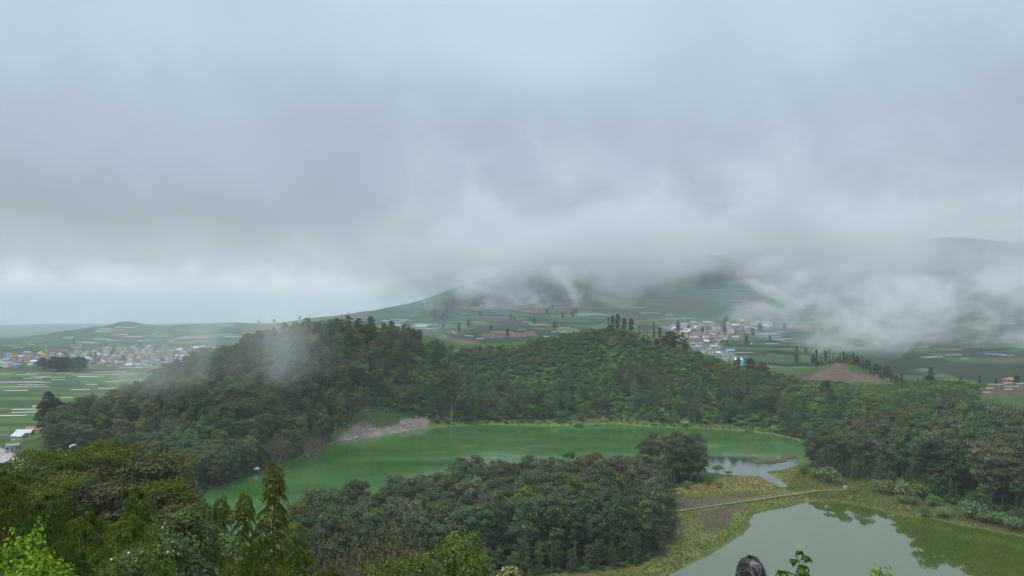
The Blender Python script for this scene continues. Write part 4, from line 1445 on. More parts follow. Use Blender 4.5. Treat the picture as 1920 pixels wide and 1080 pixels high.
for (x, y, z, u, v), bw, e2, q in zip(pp, brown, dl2, nn):
    if bw:
        if rt.random() < 0.5:
            continue
        t_ = (0.15, 0.115, 0.08)
        s = rt.uniform(0.35, 0.6)
    elif e2 < 5 + 6 * q:
        t_ = (0.16, 0.22, 0.065) if q > 0.45 else (0.16, 0.165, 0.07)
        s = rt.uniform(0.7, 1.3)
    else:
        t_ = (0.225, 0.215, 0.09) if q > 0.46 else (0.165, 0.19, 0.07)
        s = rt.uniform(0.5, 1.2) * (0.6 + q)
    g = rt.uniform(0.85, 1.2) * 1.35
    GR_.append((x, y, z, 0, s * 0.75, rt.uniform(0, 6.28), tuple(c_ * g for c_ in t_)))
pp = scatter([(1500, 880), (1560, 893), (1640, 900), (1700, 925), (1800, 960), (1960, 1000), (1960, 1030), (1800, 988), (1690, 970), (1590, 946), (1540, 940), (1470, 915)], 1.4, 62, 280, 460)
for x, y, z, u, v in pp:
    GR_.append((x, y, z, 0, rt.uniform(0.5, 1.2), rt.uniform(0, 6.28), rt.choice(((0.21, 0.26, 0.085), (0.25, 0.25, 0.11), (0.18, 0.24, 0.08)))))
stuff_instances('grass', [(tuft,)], GR_, 'yellowish marsh grass on the flat between the two lakes')
# ------------------------------------------------------------------ islets
M_ISLE = simple_mat('dry reed islet', (0.10, 0.098, 0.05), 0.95, 0.05, 0.4, 0.6)
for (u, v, rx, ry, lab) in ((1406, 848, 6.5, 5.0, 'small brown reed islet in the green lake'), (1440, 865, 10, 4.0, 'long low green-brown islet nearer the marsh'), (1478, 858, 5, 3.0, 'tiny reed islet near the end of the green lake')):
    p = at_z(u, v, 0.0)
    vs, fs = [(0, 0, 1.6)], []
    for r_i, (rr, hh) in enumerate(((0.4, 1.35), (0.75, 0.8), (1.0, 0.06), (1.05, -0.6))):
        for a in range(20):
            w = a / 20 * 6.283
            k_ = rr * (1 + 0.18 * math.sin(3 * w + u) + 0.1 * math.sin(5 * w))
            vs.append((rx * k_ * math.cos(w), ry * k_ * math.sin(w), hh + 0.12 * math.sin(7 * w) * (hh > 0)))
    for a in range(20):
        fs.append((0, 1 + a, 1 + (a + 1) % 20))
        for r_i in range(3):
            fs.append((1 + r_i * 20 + a, 1 + (r_i + 1) * 20 + a, 1 + (r_i + 1) * 20 + (a + 1) % 20, 1 + r_i * 20 + (a + 1) % 20))
    o = mesh_obj('islet', vs, fs, M_ISLE, smooth=True)
    o.location = (p[0], p[1], 0.0)
    tag(o, lab, 'islet')

# ------------------------------------------------------------------ buildings
def wall_mat(name, c):
    return simple_mat(name, c, 0.85, 0.1, 0.12, 0.8)


WALLS = {'white': wall_mat('white plaster', (0.58, 0.58, 0.57)), 'cream': wall_mat('cream plaster', (0.62, 0.56, 0.44)), 'blue': wall_mat('blue plaster', (0.30, 0.40, 0.52)), 'pink': wall_mat('pink plaster', (0.46, 0.34, 0.32)),
         'green': wall_mat('mint plaster', (0.36, 0.48, 0.42)), 'grey': wall_mat('grey plaster', (0.40, 0.40, 0.41)), 'yellow': wall_mat('yellow plaster', (0.62, 0.50, 0.18))}
ROOFS = {'grey': simple_mat('grey sheet roof', (0.30, 0.31, 0.33), 0.6, 0.3, 0.2, 0.6), 'white': simple_mat('pale sheet roof', (0.56, 0.58, 0.60), 0.5, 0.3, 0.12, 0.6), 'rust': simple_mat('rusty tile roof', (0.26, 0.13, 0.09), 0.9, 0.1, 0.3, 0.6),
         'orange': simple_mat('orange tile roof', (0.38, 0.19, 0.11), 0.9, 0.1, 0.25, 0.6), 'blue': simple_mat('blue sheet roof', (0.14, 0.26, 0.44), 0.5, 0.3, 0.15, 0.6), 'dark': simple_mat('dark sheet roof', (0.12, 0.12, 0.135), 0.7, 0.2, 0.2, 0.6),
         'green': simple_mat('green sheet roof', (0.12, 0.32, 0.24), 0.6, 0.2, 0.2, 0.6)}
M_GLASS = simple_mat('dark window glass', (0.03, 0.04, 0.05), 0.15, 0.5, 0.2)
M_DOOR = simple_mat('brown door', (0.12, 0.07, 0.045), 0.7, 0.2, 0.2)
M_PLASTIC = simple_mat('white plastic crop cover', (0.36, 0.38, 0.39), 0.35, 0.4, 0.15, 0.4)
M_WOOD = simple_mat('weathered pale planks', (0.30, 0.285, 0.25), 0.85, 0.1, 0.25, 2.0)
M_POST = simple_mat('pale bamboo posts', (0.38, 0.35, 0.28), 0.85, 0.1, 0.25, 2.0)
M_GOLD = simple_mat('gold paint', (0.62, 0.43, 0.08), 0.4, 0.4, 0.15)
M_TURQ = simple_mat('turquoise paint', (0.02, 0.42, 0.62), 0.4, 0.4, 0.1)
M_ROCK = simple_mat('pale sulphur rock', (0.33, 0.305, 0.275), 0.9, 0.1, 0.4, 1.2)


def box(x0, x1, y0, y1, z0, z1):
    v = [(x0, y0, z0), (x1, y0, z0), (x1, y1, z0), (x0, y1, z0), (x0, y0, z1), (x1, y0, z1), (x1, y1, z1), (x0, y1, z1)]
    f = [(0, 3, 2, 1), (4, 5, 6, 7), (0, 1, 5, 4), (1, 2, 6, 5), (2, 3, 7, 6), (3, 0, 4, 7)]
    return v, f


_mc = {}


def cached(key, fn):
    if key not in _mc:
        _mc[key] = fn()
    return _mc[key]


def mk(name, v, f, mat):
    me = bpy.data.meshes.new(name)
    me.from_pydata([tuple(p) for p in v], [], [tuple(q) for q in f])
    me.materials.append(mat)
    me.update()
    return me


def house_mesh(kind, wl, rf, st):
    """unit house 10 x 8 m: walls with gable ends, a roof with eaves"""
    h = 3.2 * st
    def walls():
        v, f = box(-5, 5, -4, 4, -1.5, h)
        n = len(v)
        v += [(-4.98, -4, h), (-4.98, 4, h), (-4.98, 0, h + 2.0), (4.98, -4, h), (4.98, 4, h), (4.98, 0, h + 2.0)]
        if kind == 'gable':
            f = f + [(n, n + 2, n + 1), (n + 3, n + 4, n + 5)]
        return mk('wall', v, f, WALLS[wl])
    def roof():
        if kind == 'gable':
            a, e, t = 5.6, 4.7, 0.16
            v = [(-a, -e, h - 0.35), (a, -e, h - 0.35), (a, 0, h + 2.1), (-a, 0, h + 2.1), (-a, e, h - 0.35), (a, e, h - 0.35)]
            v += [(x, y, z + t) for x, y, z in v]
            f = [(0, 1, 2, 3), (3, 2, 5, 4), (6, 9, 8, 7), (9, 10, 11, 8), (0, 6, 7, 1), (4, 5, 11, 10), (0, 3, 9, 6), (3, 4, 10, 9), (1, 7, 8, 2), (2, 8, 11, 5)]
        elif kind == 'hip':
            a, e, t = 5.6, 4.6, 0.16
            v = [(-a, -e, h - 0.1), (a, -e, h - 0.1), (a, e, h - 0.1), (-a, e, h - 0.1), (-2.2, 0, h + 2.2), (2.2, 0, h + 2.2), (-a, -e, h + t), (a, -e, h + t), (a, e, h + t), (-a, e, h + t)]
            f = [(0, 3, 2, 1), (0, 1, 7, 6), (1, 2, 8, 7), (2, 3, 9, 8), (3, 0, 6, 9), (6, 7, 5, 4), (7, 8, 5), (8, 9, 4, 5), (9, 6, 4)]
        else:
            v, f = box(-5.2, 5.2, -4.2, 4.2, h, h + 0.4)
        return mk('roof', v, f, ROOFS[rf])
    return cached(('w', kind, wl, st), walls), cached(('r', kind, rf, st), roof)


WIN = mk('window', *box(-0.7, 0.7, -0.06, 0.06, -0.7, 0.7), M_GLASS)
DOOR = mk('door', *box(-0.55, 0.55, -0.06, 0.06, 0, 2.1), M_DOOR)


def house(x, y, rz, s, kind, wl, rf, st, label, group, detail=False, name='house', z=None):
    e = empty(name, (x, y, ground_z(x, y) if z is None else z), rz, s)
    w_, r_ = house_mesh(kind, wl, rf, st)
    for pn, me in (('wall', w_), ('roof', r_)):
        o = bpy.data.objects.new(pn, me)
        COL.objects.link(o)
        o.parent = e
    if detail:
        for fl_ in range(st):
            for k_ in (-3.3, 0.0, 3.3):
                if fl_ == 0 and k_ == 0:
                    o = bpy.data.objects.new('door', DOOR)
                    o.location = (0, -4.03, 0)
                else:
                    o = bpy.data.objects.new('window', WIN)
                    o.location = (k_, -4.03, 1.7 + 3.2 * fl_)
                COL.objects.link(o)
                o.parent = e
            for k_ in (-2.0, 2.0):
                o = bpy.data.objects.new('window', WIN)
                o.location = (-5.03, k_, 1.7 + 3.2 * fl_)
                o.rotation_euler = (0, 0, math.pi / 2)
                COL.objects.link(o)
                o.parent = e
    tag(e, label, 'house', group)
    return e


def dome_mesh(r, mat, name='dome', sq=1.0):
    vs, fs, na, nh = [], [], 16, 7
    for i in range(nh):
        t = i / (nh - 1) * math.pi / 2
        for a in range(na):
            w = a / na * 2 * math.pi
            vs.append((r * math.cos(t) * math.cos(w), r * math.cos(t) * math.sin(w), r * sq * math.sin(t)))
    for i in range(nh - 1):
        for a in range(na):
            fs.append((i * na + a, i * na + (a + 1) % na, (i + 1) * na + (a + 1) % na, (i + 1) * na + a))
    me = mk(name, vs, fs, mat)
    me.polygons.foreach_set('use_smooth', np.ones(len(me.polygons), bool))
    return me


def part(name, me, parent, loc=(0, 0, 0), s=None):
    o = bpy.data.objects.new(name, me)
    COL.objects.link(o)
    o.parent = parent
    o.location = loc
    if s:
        o.scale = s
    return o


rh = random.Random(21)


def village(poly, n, dfun, group, sites, wl, rf, srange, names, detail_near=None, st_=(1, 1, 1, 2)):
    """houses on spots of the photograph's village outline, kept apart from one another"""
    got, tries = [], 0
    us = [p[0] for p in poly]
    vs = [p[1] for p in poly]
    while len(got) < n and tries < n * 60:
        tries += 1
        u, v = rh.uniform(min(us), max(us)), rh.uniform(min(vs), max(vs))
        if not in_poly(np.array([u]), np.array([v]), poly)[0]:
            continue
        d = dfun(u, v)
        # walk along the sight line until it meets the ground
        r_ = ray(u, v)
        ds = np.arange(d * 0.75, d * 1.4, 6.0)
        xs_, zs_ = r_[0] / r_[1] * ds, CAM_H + r_[2] / r_[1] * ds
        hit = np.nonzero(zs_ < lookup(xs_, ds))[0]
        if len(hit) == 0 or hit[0] == 0:
            continue
        x, y = xs_[hit[0]], ds[hit[0]]
        if any((x - a) ** 2 + (y - b_) ** 2 < (9.0 if detail_near else 8.5) ** 2 for a, b_ in got):
            continue
        got.append((x, y))
        w_, r2 = rh.choice(wl), rh.choice(rf)
        k_ = rh.choice(('gable', 'gable', 'hip', 'flat'))
        st = rh.choice(st_)
        det = bool(detail_near and y < detail_near)
        house(x, y, rh.choice((0, math.pi / 2)) + rh.uniform(-0.3, 0.3), rh.uniform(*srange), k_, w_, r2, st,
              'small %s house with %s roof %s' % (w_, {'rust': 'rusty', 'white': 'pale'}.get(r2, r2), names), group, det)
    return got


village([(0, 668), (60, 664), (130, 668), (160, 660), (240, 655), (330, 655), (400, 650), (400, 668), (330, 685), (240, 690), (165, 690), (150, 672), (75, 676), (60, 690), (0, 690)], 175, lambda u, v: 1250,
        'houses of the far village on the plain', None, ['white', 'white', 'white', 'cream', 'grey', 'grey', 'grey', 'blue', 'pink', 'green', 'white', 'yellow'], ['grey', 'grey', 'grey', 'dark', 'dark', 'white', 'white', 'rust', 'rust', 'grey', 'orange', 'blue', 'white'], (0.7, 1.15), 'in the far village on the plain')
village([(1250, 612), (1300, 606), (1440, 604), (1450, 618), (1400, 632), (1370, 640), (1330, 650), (1300, 648), (1270, 640), (1250, 628)], 80, lambda u, v: 1150,
        'houses of the upper village behind the rim', None, ['white', 'white', 'white', 'grey', 'grey', 'cream', 'pink'], ['grey', 'grey', 'dark', 'white', 'rust'], (0.8, 1.2), 'in the upper village under the clouds')
village([(1290, 640), (1330, 645), (1350, 655), (1370, 668), (1395, 682), (1395, 690), (1360, 690), (1320, 672), (1300, 655)], 28, lambda u, v: 980,
        'houses of the near village behind the rim', None, ['white', 'white', 'white', 'blue', 'grey', 'cream', 'grey'], ['grey', 'white', 'white', 'rust', 'grey', 'dark', 'dark', 'blue'], (0.7, 1.05), 'in the near village behind the rim', 1150, (1, 2, 2))
# turquoise dome at the end of the village
p = at_d(1394, 690, 800)
gz_ = ground_z(p[0], 800)
e = empty('prayer_house', (p[0], 800, gz_), 0.1)
part('wall', mk('wall', *box(-17, 3, -5, 5, -2, 4.6), WALLS['white']), e)
part('roof', mk('roof', *box(-17.6, 3.6, -5.6, 5.6, 4.6, 5.2), ROOFS['white']), e)
dr = mk('drum', *tube([(0, 0, 5.2), (0, 0, 7.4)], [2.6, 2.6], 16), M_TURQ)
d_ = part('drum', dr, e)
part('dome', dome_mesh(2.9, M_TURQ, sq=1.05), d_, (0, 0, 7.4))
for k_ in range(5):
    part('window', WIN, e, (-14.5 + k_ * 3.4, -5.03, 2.2))
tag(e, 'white flat-roofed building with a bright turquoise dome at the village end', 'building')
# golden mosque in the far village
p = at_d(76, 668, 1290)
e = empty('mosque', (p[0], 1290, ground_z(p[0], 1290)))
part('wall', mk('wall', *box(-8, 8, -6, 6, -2, 6), WALLS['cream']), e)
part('dome', dome_mesh(5.0, M_GOLD), e, (0, 0, 6))
t_ = part('minaret', mk('minaret', *tube([(9.5, 0, -1), (9.5, 0, 17), (9.5, 0, 19)], [1.2, 1.0, 0.7], 10), WALLS['yellow']), e)
part('cap', dome_mesh(1.2, M_GOLD, 'cap', 1.8), t_, (9.5, 0, 19))
tag(e, 'small cream mosque with golden dome and minaret in the far village', 'mosque')
# houses beside the paved yard, left edge
for u, v, d, rz, s, kd, wl_, rf_, st, lab in ((52, 812, 505, 0.2, (0.9, 0.8, 0.8), 'gable', 'white', 'white', 1, 'white house with pale roof beside the fields'), (85, 806, 520, 0.15, (1.8, 0.7, 0.7), 'gable', 'cream', 'orange', 1, 'long low building with pinkish orange roof'),
                                              (42, 820, 492, -0.1, (0.7, 0.7, 0.7), 'gable', 'white', 'white', 1, 'small white shed next to the paved yard'), (30, 838, 460, 0.5, (0.7, 0.8, 1.0), 'flat', 'grey', 'grey', 1, 'grey flat-roofed gate house at the paved yard')):
    x = (u - 960) / FPX * d
    house(x, d, rz, s, kd, wl_, rf_, st, lab, None, True)
p_ = (1905 - 960) / FPX * 640
house(p_, 650, 0.4, 0.85, 'hip', 'pink', 'orange', 1, 'orange-roofed house at the end of the shelf of fields', None, True)

# canopies and market tents by the shore
M_TENT = {'white': simple_mat('white canvas', (0.75, 0.75, 0.73), 0.8, 0.1, 0.08), 'mint': simple_mat('mint canvas', (0.40, 0.72, 0.60), 0.8, 0.1, 0.08), 'blue': simple_mat('blue tarpaulin', (0.08, 0.13, 0.60), 0.6, 0.2, 0.1), 'pink': simple_mat('pink tarpaulin', (0.55, 0.32, 0.42), 0.7, 0.2, 0.1)}


def tent(x, y, s, colr, label, rz):
    e = empty('canopy_tent', (x, y, ground_z(x, y)), rz, s)
    v = [(-1.5, -1.5, 2.1), (1.5, -1.5, 2.1), (1.5, 1.5, 2.1), (-1.5, 1.5, 2.1), (0, 0, 3.1), (-1.5, -1.5, 1.85), (1.5, -1.5, 1.85), (1.5, 1.5, 1.85), (-1.5, 1.5, 1.85)]
    f = [(0, 1, 4), (1, 2, 4), (2, 3, 4), (3, 0, 4), (5, 6, 1, 0), (6, 7, 2, 1), (7, 8, 3, 2), (8, 5, 0, 3)]
    part('cover', cached(('tent', colr), lambda: mk('cover', v, f, M_TENT[colr])), e)
    pm = cached('pole', lambda: mk('pole', *tube([(0, 0, -0.6), (0, 0, 2.1)], [0.05, 0.05], 6), M_POST))
    for a, b_ in ((-1.4, -1.4), (1.4, -1.4), (1.4, 1.4), (-1.4, 1.4)):
        part('pole', pm, e, (a, b_, 0))
    tag(e, label, 'tent', 'canopy tents near the shore')


for u, v, s, c_, lab in ((138, 858, 1.5, 'white', 'white canopy tent seen over the olive trees'), (147, 856, 1.4, 'mint', 'mint green canopy next to the white one'), (123, 865, 1.2, 'white', 'small white canopy below the mint one'),
                         (484, 866, 1.3, 'blue', 'blue tarpaulin shelter under the trees at the lake'), (492, 859, 1.2, 'pink', 'pink tarpaulin shelter behind the blue one'), (481, 878, 0.9, 'white', 'small white shelter near the water'), (366, 826, 1.4, 'pink', 'pink roofed hut glimpsed in the wood'), (334, 843, 1.2, 'white', 'white hut roof glimpsed in the wood')):
    p = at_z(u, v, 3.0 if u < 300 else 2.5)
    tent(p[0], p[1], s, c_, lab, rh.uniform(0, 1.5))

# ------------------------------------------------------------------ boardwalk over the marsh
A, B = at_z(1250, 963, 1.0), at_z(1532, 922, 1.0)
B2 = at_z(1582, 920, 1.0)
e = empty('boardwalk', (A[0], A[1], 0.0))


def walk(a, b_, w):
    ln = math.hypot(b_[0] - a[0], b_[1] - a[1])
    rz = math.atan2(b_[1] - a[1], b_[0] - a[0])
    n = int(ln / 2.4)
    pm = cached('plank', lambda: mk('plank', *box(-1.17, 1.17, -0.42, 0.42, -0.05, 0.05), M_WOOD))
    po = cached('post', lambda: mk('post', *box(-0.07, 0.07, -0.07, 0.07, -1.5, 1.0), M_POST))
    ra = cached('rail', lambda: mk('rail', *box(-1.2, 1.2, -0.04, 0.04, 0.82, 0.92), M_POST))
    for i in range(n):
        t = (i + 0.5) / n
        x, y = a[0] + (b_[0] - a[0]) * t, a[1] + (b_[1] - a[1]) * t
        z = 1.55 + 0.06 * math.sin(i * 1.3)
        o = part('plank', pm, e, (x - A[0], y - A[1], z))
        o.rotation_euler = (0, 0.01 * math.sin(i * 2.1), rz)
        for sd in (-1, 1):
            if sd == -1 and i % 2:
                continue
            ox, oy = -math.sin(rz) * w * sd, math.cos(rz) * w * sd
            q = part('post', po, e, (x + ox - A[0], y + oy - A[1], z))
            q.rotation_euler = (0.03 * math.sin(i * 3), 0.03 * math.cos(i * 5), rz)
        if i % 5:
            q = part('rail', ra, e, (x - math.sin(rz) * w - A[0], y + math.cos(rz) * w - A[1], z))
            q.rotation_euler = (0, 0, rz)


walk(A, B, 0.8)
walk(B, B2, 0.8)
tag(e, 'narrow pale boardwalk with posts crossing the marsh between the lakes', 'boardwalk')
p = at_z(1585, 918, 1.0)
e = empty('ticket_hut', (p[0], p[1], ground_z(p[0], p[1])), 0.3, 0.75)
part('wall', mk('wall', *box(-0.9, 0.9, -0.8, 0.8, -0.3, 2.1), WALLS['white']), e)
part('roof', mk('roof', [(-1.2, -1.1, 2.1), (1.2, -1.1, 2.1), (1.2, 1.1, 2.1), (-1.2, 1.1, 2.1), (0, 0, 2.8)], [(0, 3, 2, 1), (0, 1, 4), (1, 2, 4), (2, 3, 4), (3, 0, 4)], ROOFS['grey']), e)
tag(e, 'tiny white hut at the end of the boardwalk', 'hut')

# ------------------------------------------------------------------ white crop covers in the fields
def cover(u, v, d0, length, width, label, group, name='crop_cover', ang=None, z0=0.25):
    width *= 0.5
    length *= rh.uniform(0.6, 1.15)
    """a long plastic sheet laid over a bed, following the ground"""
    r_ = ray(u, v)
    ds = np.arange(d0 * 0.7, d0 * 1.4, max(2.0, d0 * 0.003))
    xs_, zs_ = r_[0] / r_[1] * ds, CAM_H + r_[2] / r_[1] * ds
    hit = np.nonzero(zs_ < lookup(xs_, ds))[0]
    if len(hit) == 0 or hit[0] == 0:
        return
    x, y = xs_[hit[0]], ds[hit[0]]
    if ang is None:   # along the contour
        e_ = 6.0
        gx_, gy_ = ground_z(x + e_, y) - ground_z(x - e_, y), ground_z(x, y + e_) - ground_z(x, y - e_)
        ang = math.atan2(-gx_, gy_) if math.hypot(gx_, gy_) > 0.35 else 0.08
        if math.cos(ang) < 0:
            ang += math.pi
    n = max(3, int(length / 5))
    vs, fs = [], []
    for i in range(n + 1):
        t = (i / n - 0.5) * length
        for w_, hz in ((-1, -0.1), (-0.55, 0.3), (0.55, 0.35), (1, -0.1)):
            px = x + math.cos(ang) * t - math.sin(ang) * w_ * width / 2
            py = y + math.sin(ang) * t + math.cos(ang) * w_ * width / 2
            vs.append((px - x, py - y, ground_z(px, py) + z0 + hz))
    z_c = vs[len(vs) // 2][2]
    vs = [(a, b_, c_ - z_c) for a, b_, c_ in vs]
    for i in range(n):
        for j in range(3):
            fs.append((i * 4 + j, (i + 1) * 4 + j, (i + 1) * 4 + j + 1, i * 4 + j + 1))
    fs += [(0, 1, 2, 3), (n * 4, n * 4 + 3, n * 4 + 2, n * 4 + 1)]
    o = mesh_obj(name, vs, fs, M_PLASTIC)
    o.location = (x, y, z_c)
    tag(o, label, 'crop cover', group)


for u, v, L_, w_ in ((20, 716, 70, 5), (45, 718, 60, 4), (25, 726, 90, 4), (75, 706, 30, 4), (62, 710, 34, 4), (95, 708, 34, 4), (60, 722, 50, 4), (30, 733, 40, 3), (110, 712, 26, 4), (85, 700, 36, 5), (60, 700, 22, 4), (50, 703, 24, 5), (115, 700, 20, 4),
                     (170, 706, 36, 4), (185, 703, 60, 5), (205, 698, 50, 5), (245, 690, 60, 5), (280, 689, 40, 4), (235, 702, 40, 4), (210, 716, 24, 4), (245, 713, 30, 4), (172, 722, 14, 4), (150, 731, 26, 3), (165, 707, 26, 4), (200, 729, 20, 3), (140, 704, 10, 4),
                     (125, 746, 12, 4), (72, 762, 10, 3), (55, 768, 26, 3), (50, 774, 30, 3), (20, 780, 22, 3), (5, 795, 18, 3), (20, 812, 20, 3), (70, 764, 8, 2.5), (10, 702, 20, 5), (130, 700, 16, 5)):
    cover(u, v, 900, L_, w_, 'long white plastic crop cover lying on the green plain', 'crop covers on the plain', ang=0.12)
for u, v, L_ in ((130, 633, 34), (128, 635, 28), (234, 615, 60), (165, 643, 44), (143, 648, 26), (143, 652, 28), (144, 656, 22), (146, 659, 20), (225, 628, 40), (190, 622, 50), (188, 636, 36), (270, 639, 30), (305, 631, 30), (20, 648, 30), (35, 652, 36), (288, 627, 18), (320, 640, 30), (430, 628, 50), (440, 632, 46), (380, 640, 26), (200, 617, 40), (250, 632, 44), (210, 640, 30), (350, 643, 30), (60, 646, 40)):
    cover(u, v, 1500, L_ * 0.85, 6, 'white crop cover on the terraced hill behind the far village', 'crop covers on the hill behind the far village')
for i in range(62):
    u, v, d = rh.choice(((rh.uniform(720, 760), rh.uniform(598, 612), 1500), (rh.uniform(780, 810), rh.uniform(608, 618), 1300), (rh.uniform(820, 960), rh.uniform(622, 650), 1150), (rh.uniform(960, 1110), rh.uniform(590, 632), 1250), (rh.uniform(860, 1000), rh.uniform(565, 600), 1550), (rh.uniform(1380, 1500), rh.uniform(624, 670), 1080), (rh.uniform(1380, 1520), rh.uniform(615, 650), 1080)))
    w = 'below the cone of the terraced hill' if u < 815 else ('right of the village behind the rim' if u > 1300 else ('high on the terraced hill near the cloud' if v < 600 else 'on the low terraces just behind the rim'))
    cover(u, v, d, rh.uniform(14, 46), rh.uniform(2.5, 4.5), 'thin white crop cover ' + w, 'crop covers ' + w)
for i in range(28):
    u, v, d = rh.choice(((rh.uniform(1600, 1900), rh.uniform(560, 620), 1500), (rh.uniform(1720, 1900), rh.uniform(625, 680), 1150), (rh.uniform(1180, 1420), rh.uniform(555, 600), 1500)))
    cover(u, v, d, rh.uniform(16, 50), rh.uniform(2.5, 4), 'white crop cover glimpsed through the mist on the mountain foot', 'crop covers on the mountain foot')
for i, (u, v, L_, w_) in enumerate(((1852, 721, 22, 2.6), (1820, 723, 12, 2.4), (1893, 713, 18, 2.6), (1890, 719.5, 12, 2.6), (1915, 720, 8, 2.6), (1850, 729, 10, 2.4), (1897, 725.5, 16, 2.4), (1848, 737, 8, 2.4), (1832, 713, 30, 2.0), (1780, 714, 40, 2.0), (1890, 731, 8, 2.4), (1860, 714, 14, 2))):
    cover(u, v, 560, L_, w_, 'white plastic cover on the brown shelf of fields', 'crop covers on the shelf of fields', ang=0.05)

# ------------------------------------------------------------------ boulders of the sulphur beach
def rock_mesh(seed):
    rs = np.random.RandomState(seed)
    g = (1 + 5 ** 0.5) / 2
    v = np.array([(-1, g, 0), (1, g, 0), (-1, -g, 0), (1, -g, 0), (0, -1, g), (0, 1, g), (0, -1, -g), (0, 1, -g), (g, 0, -1), (g, 0, 1), (-g, 0, -1), (-g, 0, 1)], float)
    v = v / 1.9 * (0.75 + 0.5 * rs.rand(12, 1)) * (1, 0.8, 0.6)
    f = [(0, 11, 5), (0, 5, 1), (0, 1, 7), (0, 7, 10), (0, 10, 11), (1, 5, 9), (5, 11, 4), (11, 10, 2), (10, 7, 6), (7, 1, 8), (3, 9, 4), (3, 4, 2), (3, 2, 6), (3, 6, 8), (3, 8, 9), (4, 9, 5), (2, 4, 11), (6, 2, 10), (8, 6, 7), (9, 8, 1)]
    return mk('boulder', v, f, M_ROCK)


RK = [rock_mesh(i) for i in range(4)]
for i in range(70):
    u, v = rh.choice(((rh.uniform(668, 705), rh.uniform(788, 808)), (rh.uniform(745, 800), rh.uniform(784, 798)), (rh.uniform(640, 700), rh.uniform(806, 822))))
    p = at_z(u, v, 3.0)
    z = ground_z(p[0], p[1])
    if z < 0:
        continue
    o = bpy.data.objects.new('boulder', rh.choice(RK))
    COL.objects.link(o)
    s = rh.uniform(0.5, 1.9)
    o.scale = (s, s, s * 0.8)
    o.location = (p[0], p[1], z + 0.1)
    o.rotation_euler = (0, 0, rh.uniform(0, 6))
    tag(o, 'pale boulder on the sulphur beach of the green lake', 'boulder', 'boulders of the sulphur beach')

# ------------------------------------------------------------------ low wall curving round the paved yard
e_pts = [at_z(u, v, 2.2) for u, v in ((-30, 836), (0, 842), (15, 847), (30, 854), (46, 863))]
vs, fs = [], []
for p in e_pts:
    z = ground_z(p[0], p[1])
    vs += [(p[0], p[1], z - 0.3), (p[0], p[1], z + 0.8), (p[0] + 0.2, p[1] + 0.5, z + 0.8), (p[0] + 0.2, p[1] + 0.5, z - 0.3)]
for i in range(len(e_pts) - 1):
    for j in range(4):
        fs.append((i * 4 + j, i * 4 + (j + 1) % 4, (i + 1) * 4 + (j + 1) % 4, (i + 1) * 4 + j))
fs += [(0, 3, 2, 1), (len(vs) - 4, len(vs) - 3, len(vs) - 2, len(vs) - 1)]
o = mesh_obj('yard_wall', vs, fs, simple_mat('dark concrete', (0.13, 0.125, 0.12), 0.9, 0.1))
tag(o, 'low dark wall curving round the pale paved yard', 'wall', kind='thing')

# ------------------------------------------------------------------ person standing below the viewpoint, seen from behind
M_SKIN = simple_mat('skin', (0.30, 0.17, 0.11), 0.55, 0.3, 0.08, 6)
M_SHIRT = simple_mat('dark grey jacket', (0.05, 0.052, 0.06), 0.9, 0.1, 0.3, 6)
M_TROUSER = simple_mat('blue jeans', (0.04, 0.055, 0.09), 0.9, 0.1, 0.3, 6)
m, nt = new_mat('dark greying hair')
t = N(nt, 'ShaderNodeTexCoord')
f = noise(nt, t.outputs['Object'], 11, 5, 0.6, 2.2)
c = ramp(nt, f, [(0.35, (0.012, 0.012, 0.014)), (0.5, (0.04, 0.039, 0.042)), (0.64, (0.22, 0.215, 0.225))])
b = principled(nt, c, 0.5, 0.35)
bump(nt, b, f, 0.8, 0.01)
M_HAIR = m


def skinned(name, joints, edges, mat_list, parent, facemat=None):
    me = bpy.data.meshes.new(name)
    me.from_pydata([j[:3] for j in joints], edges, [])
    o = bpy.data.objects.new(name, me)
    COL.objects.link(o)
    mod = o.modifiers.new('skin', 'SKIN')
    lay = me.skin_vertices[0] if me.skin_vertices else None
    if lay is None:
        return o
    for j, sv_ in zip(joints, lay.data):
        sv_.radius = (j[3], j[4] if len(j) > 4 else j[3])
    lay.data[0].use_root = True
    mod.use_smooth_shade = True
    sub = o.modifiers.new('subd', 'SUBSURF')
    sub.levels = sub.render_levels = 1
    dg = bpy.context.evaluated_depsgraph_get()
    ev = bpy.data.meshes.new_from_object(o.evaluated_get(dg))
    o.modifiers.clear()
    o.data = ev
    for m_ in mat_list:
        ev.materials.append(m_)
    if facemat:
        for p_ in ev.polygons:
            p_.material_index = facemat(p_.center)
    o.parent = parent
    return o


pc = at_d(1413, 1049, 4.6)
gz_ = ground_z(pc[0], 4.6)
top = pc[2] - gz_
pe = empty('person', (pc[0], 4.6, gz_), 0.15, top / 1.70)
J = [(0, 0, 0.95, 0.15, 0.11), (0, 0.01, 1.12, 0.14, 0.10), (0, 0.0, 1.30, 0.17, 0.11), (0, 0, 1.43, 0.08, 0.07), (0, 0.015, 1.50, 0.055), (0, 0.03, 1.57, 0.075, 0.09), (0, 0.035, 1.63, 0.06, 0.07),
     (0.19, 0, 1.39, 0.06), (0.24, 0.02, 1.12, 0.045), (0.24, 0.10, 0.90, 0.036), (0.235, 0.13, 0.82, 0.03),
     (-0.19, 0, 1.39, 0.06), (-0.24, 0.02, 1.12, 0.045), (-0.24, 0.10, 0.90, 0.036), (-0.235, 0.13, 0.82, 0.03),
     (0.09, 0, 0.86, 0.09), (0.10, 0.01, 0.48, 0.06), (0.105, -0.01, 0.08, 0.045), (0.11, 0.12, 0.03, 0.035), (-0.09, 0, 0.86, 0.09), (-0.10, 0.01, 0.48, 0.06), (-0.105, -0.01, 0.08, 0.045), (-0.11, 0.12, 0.03, 0.035)]
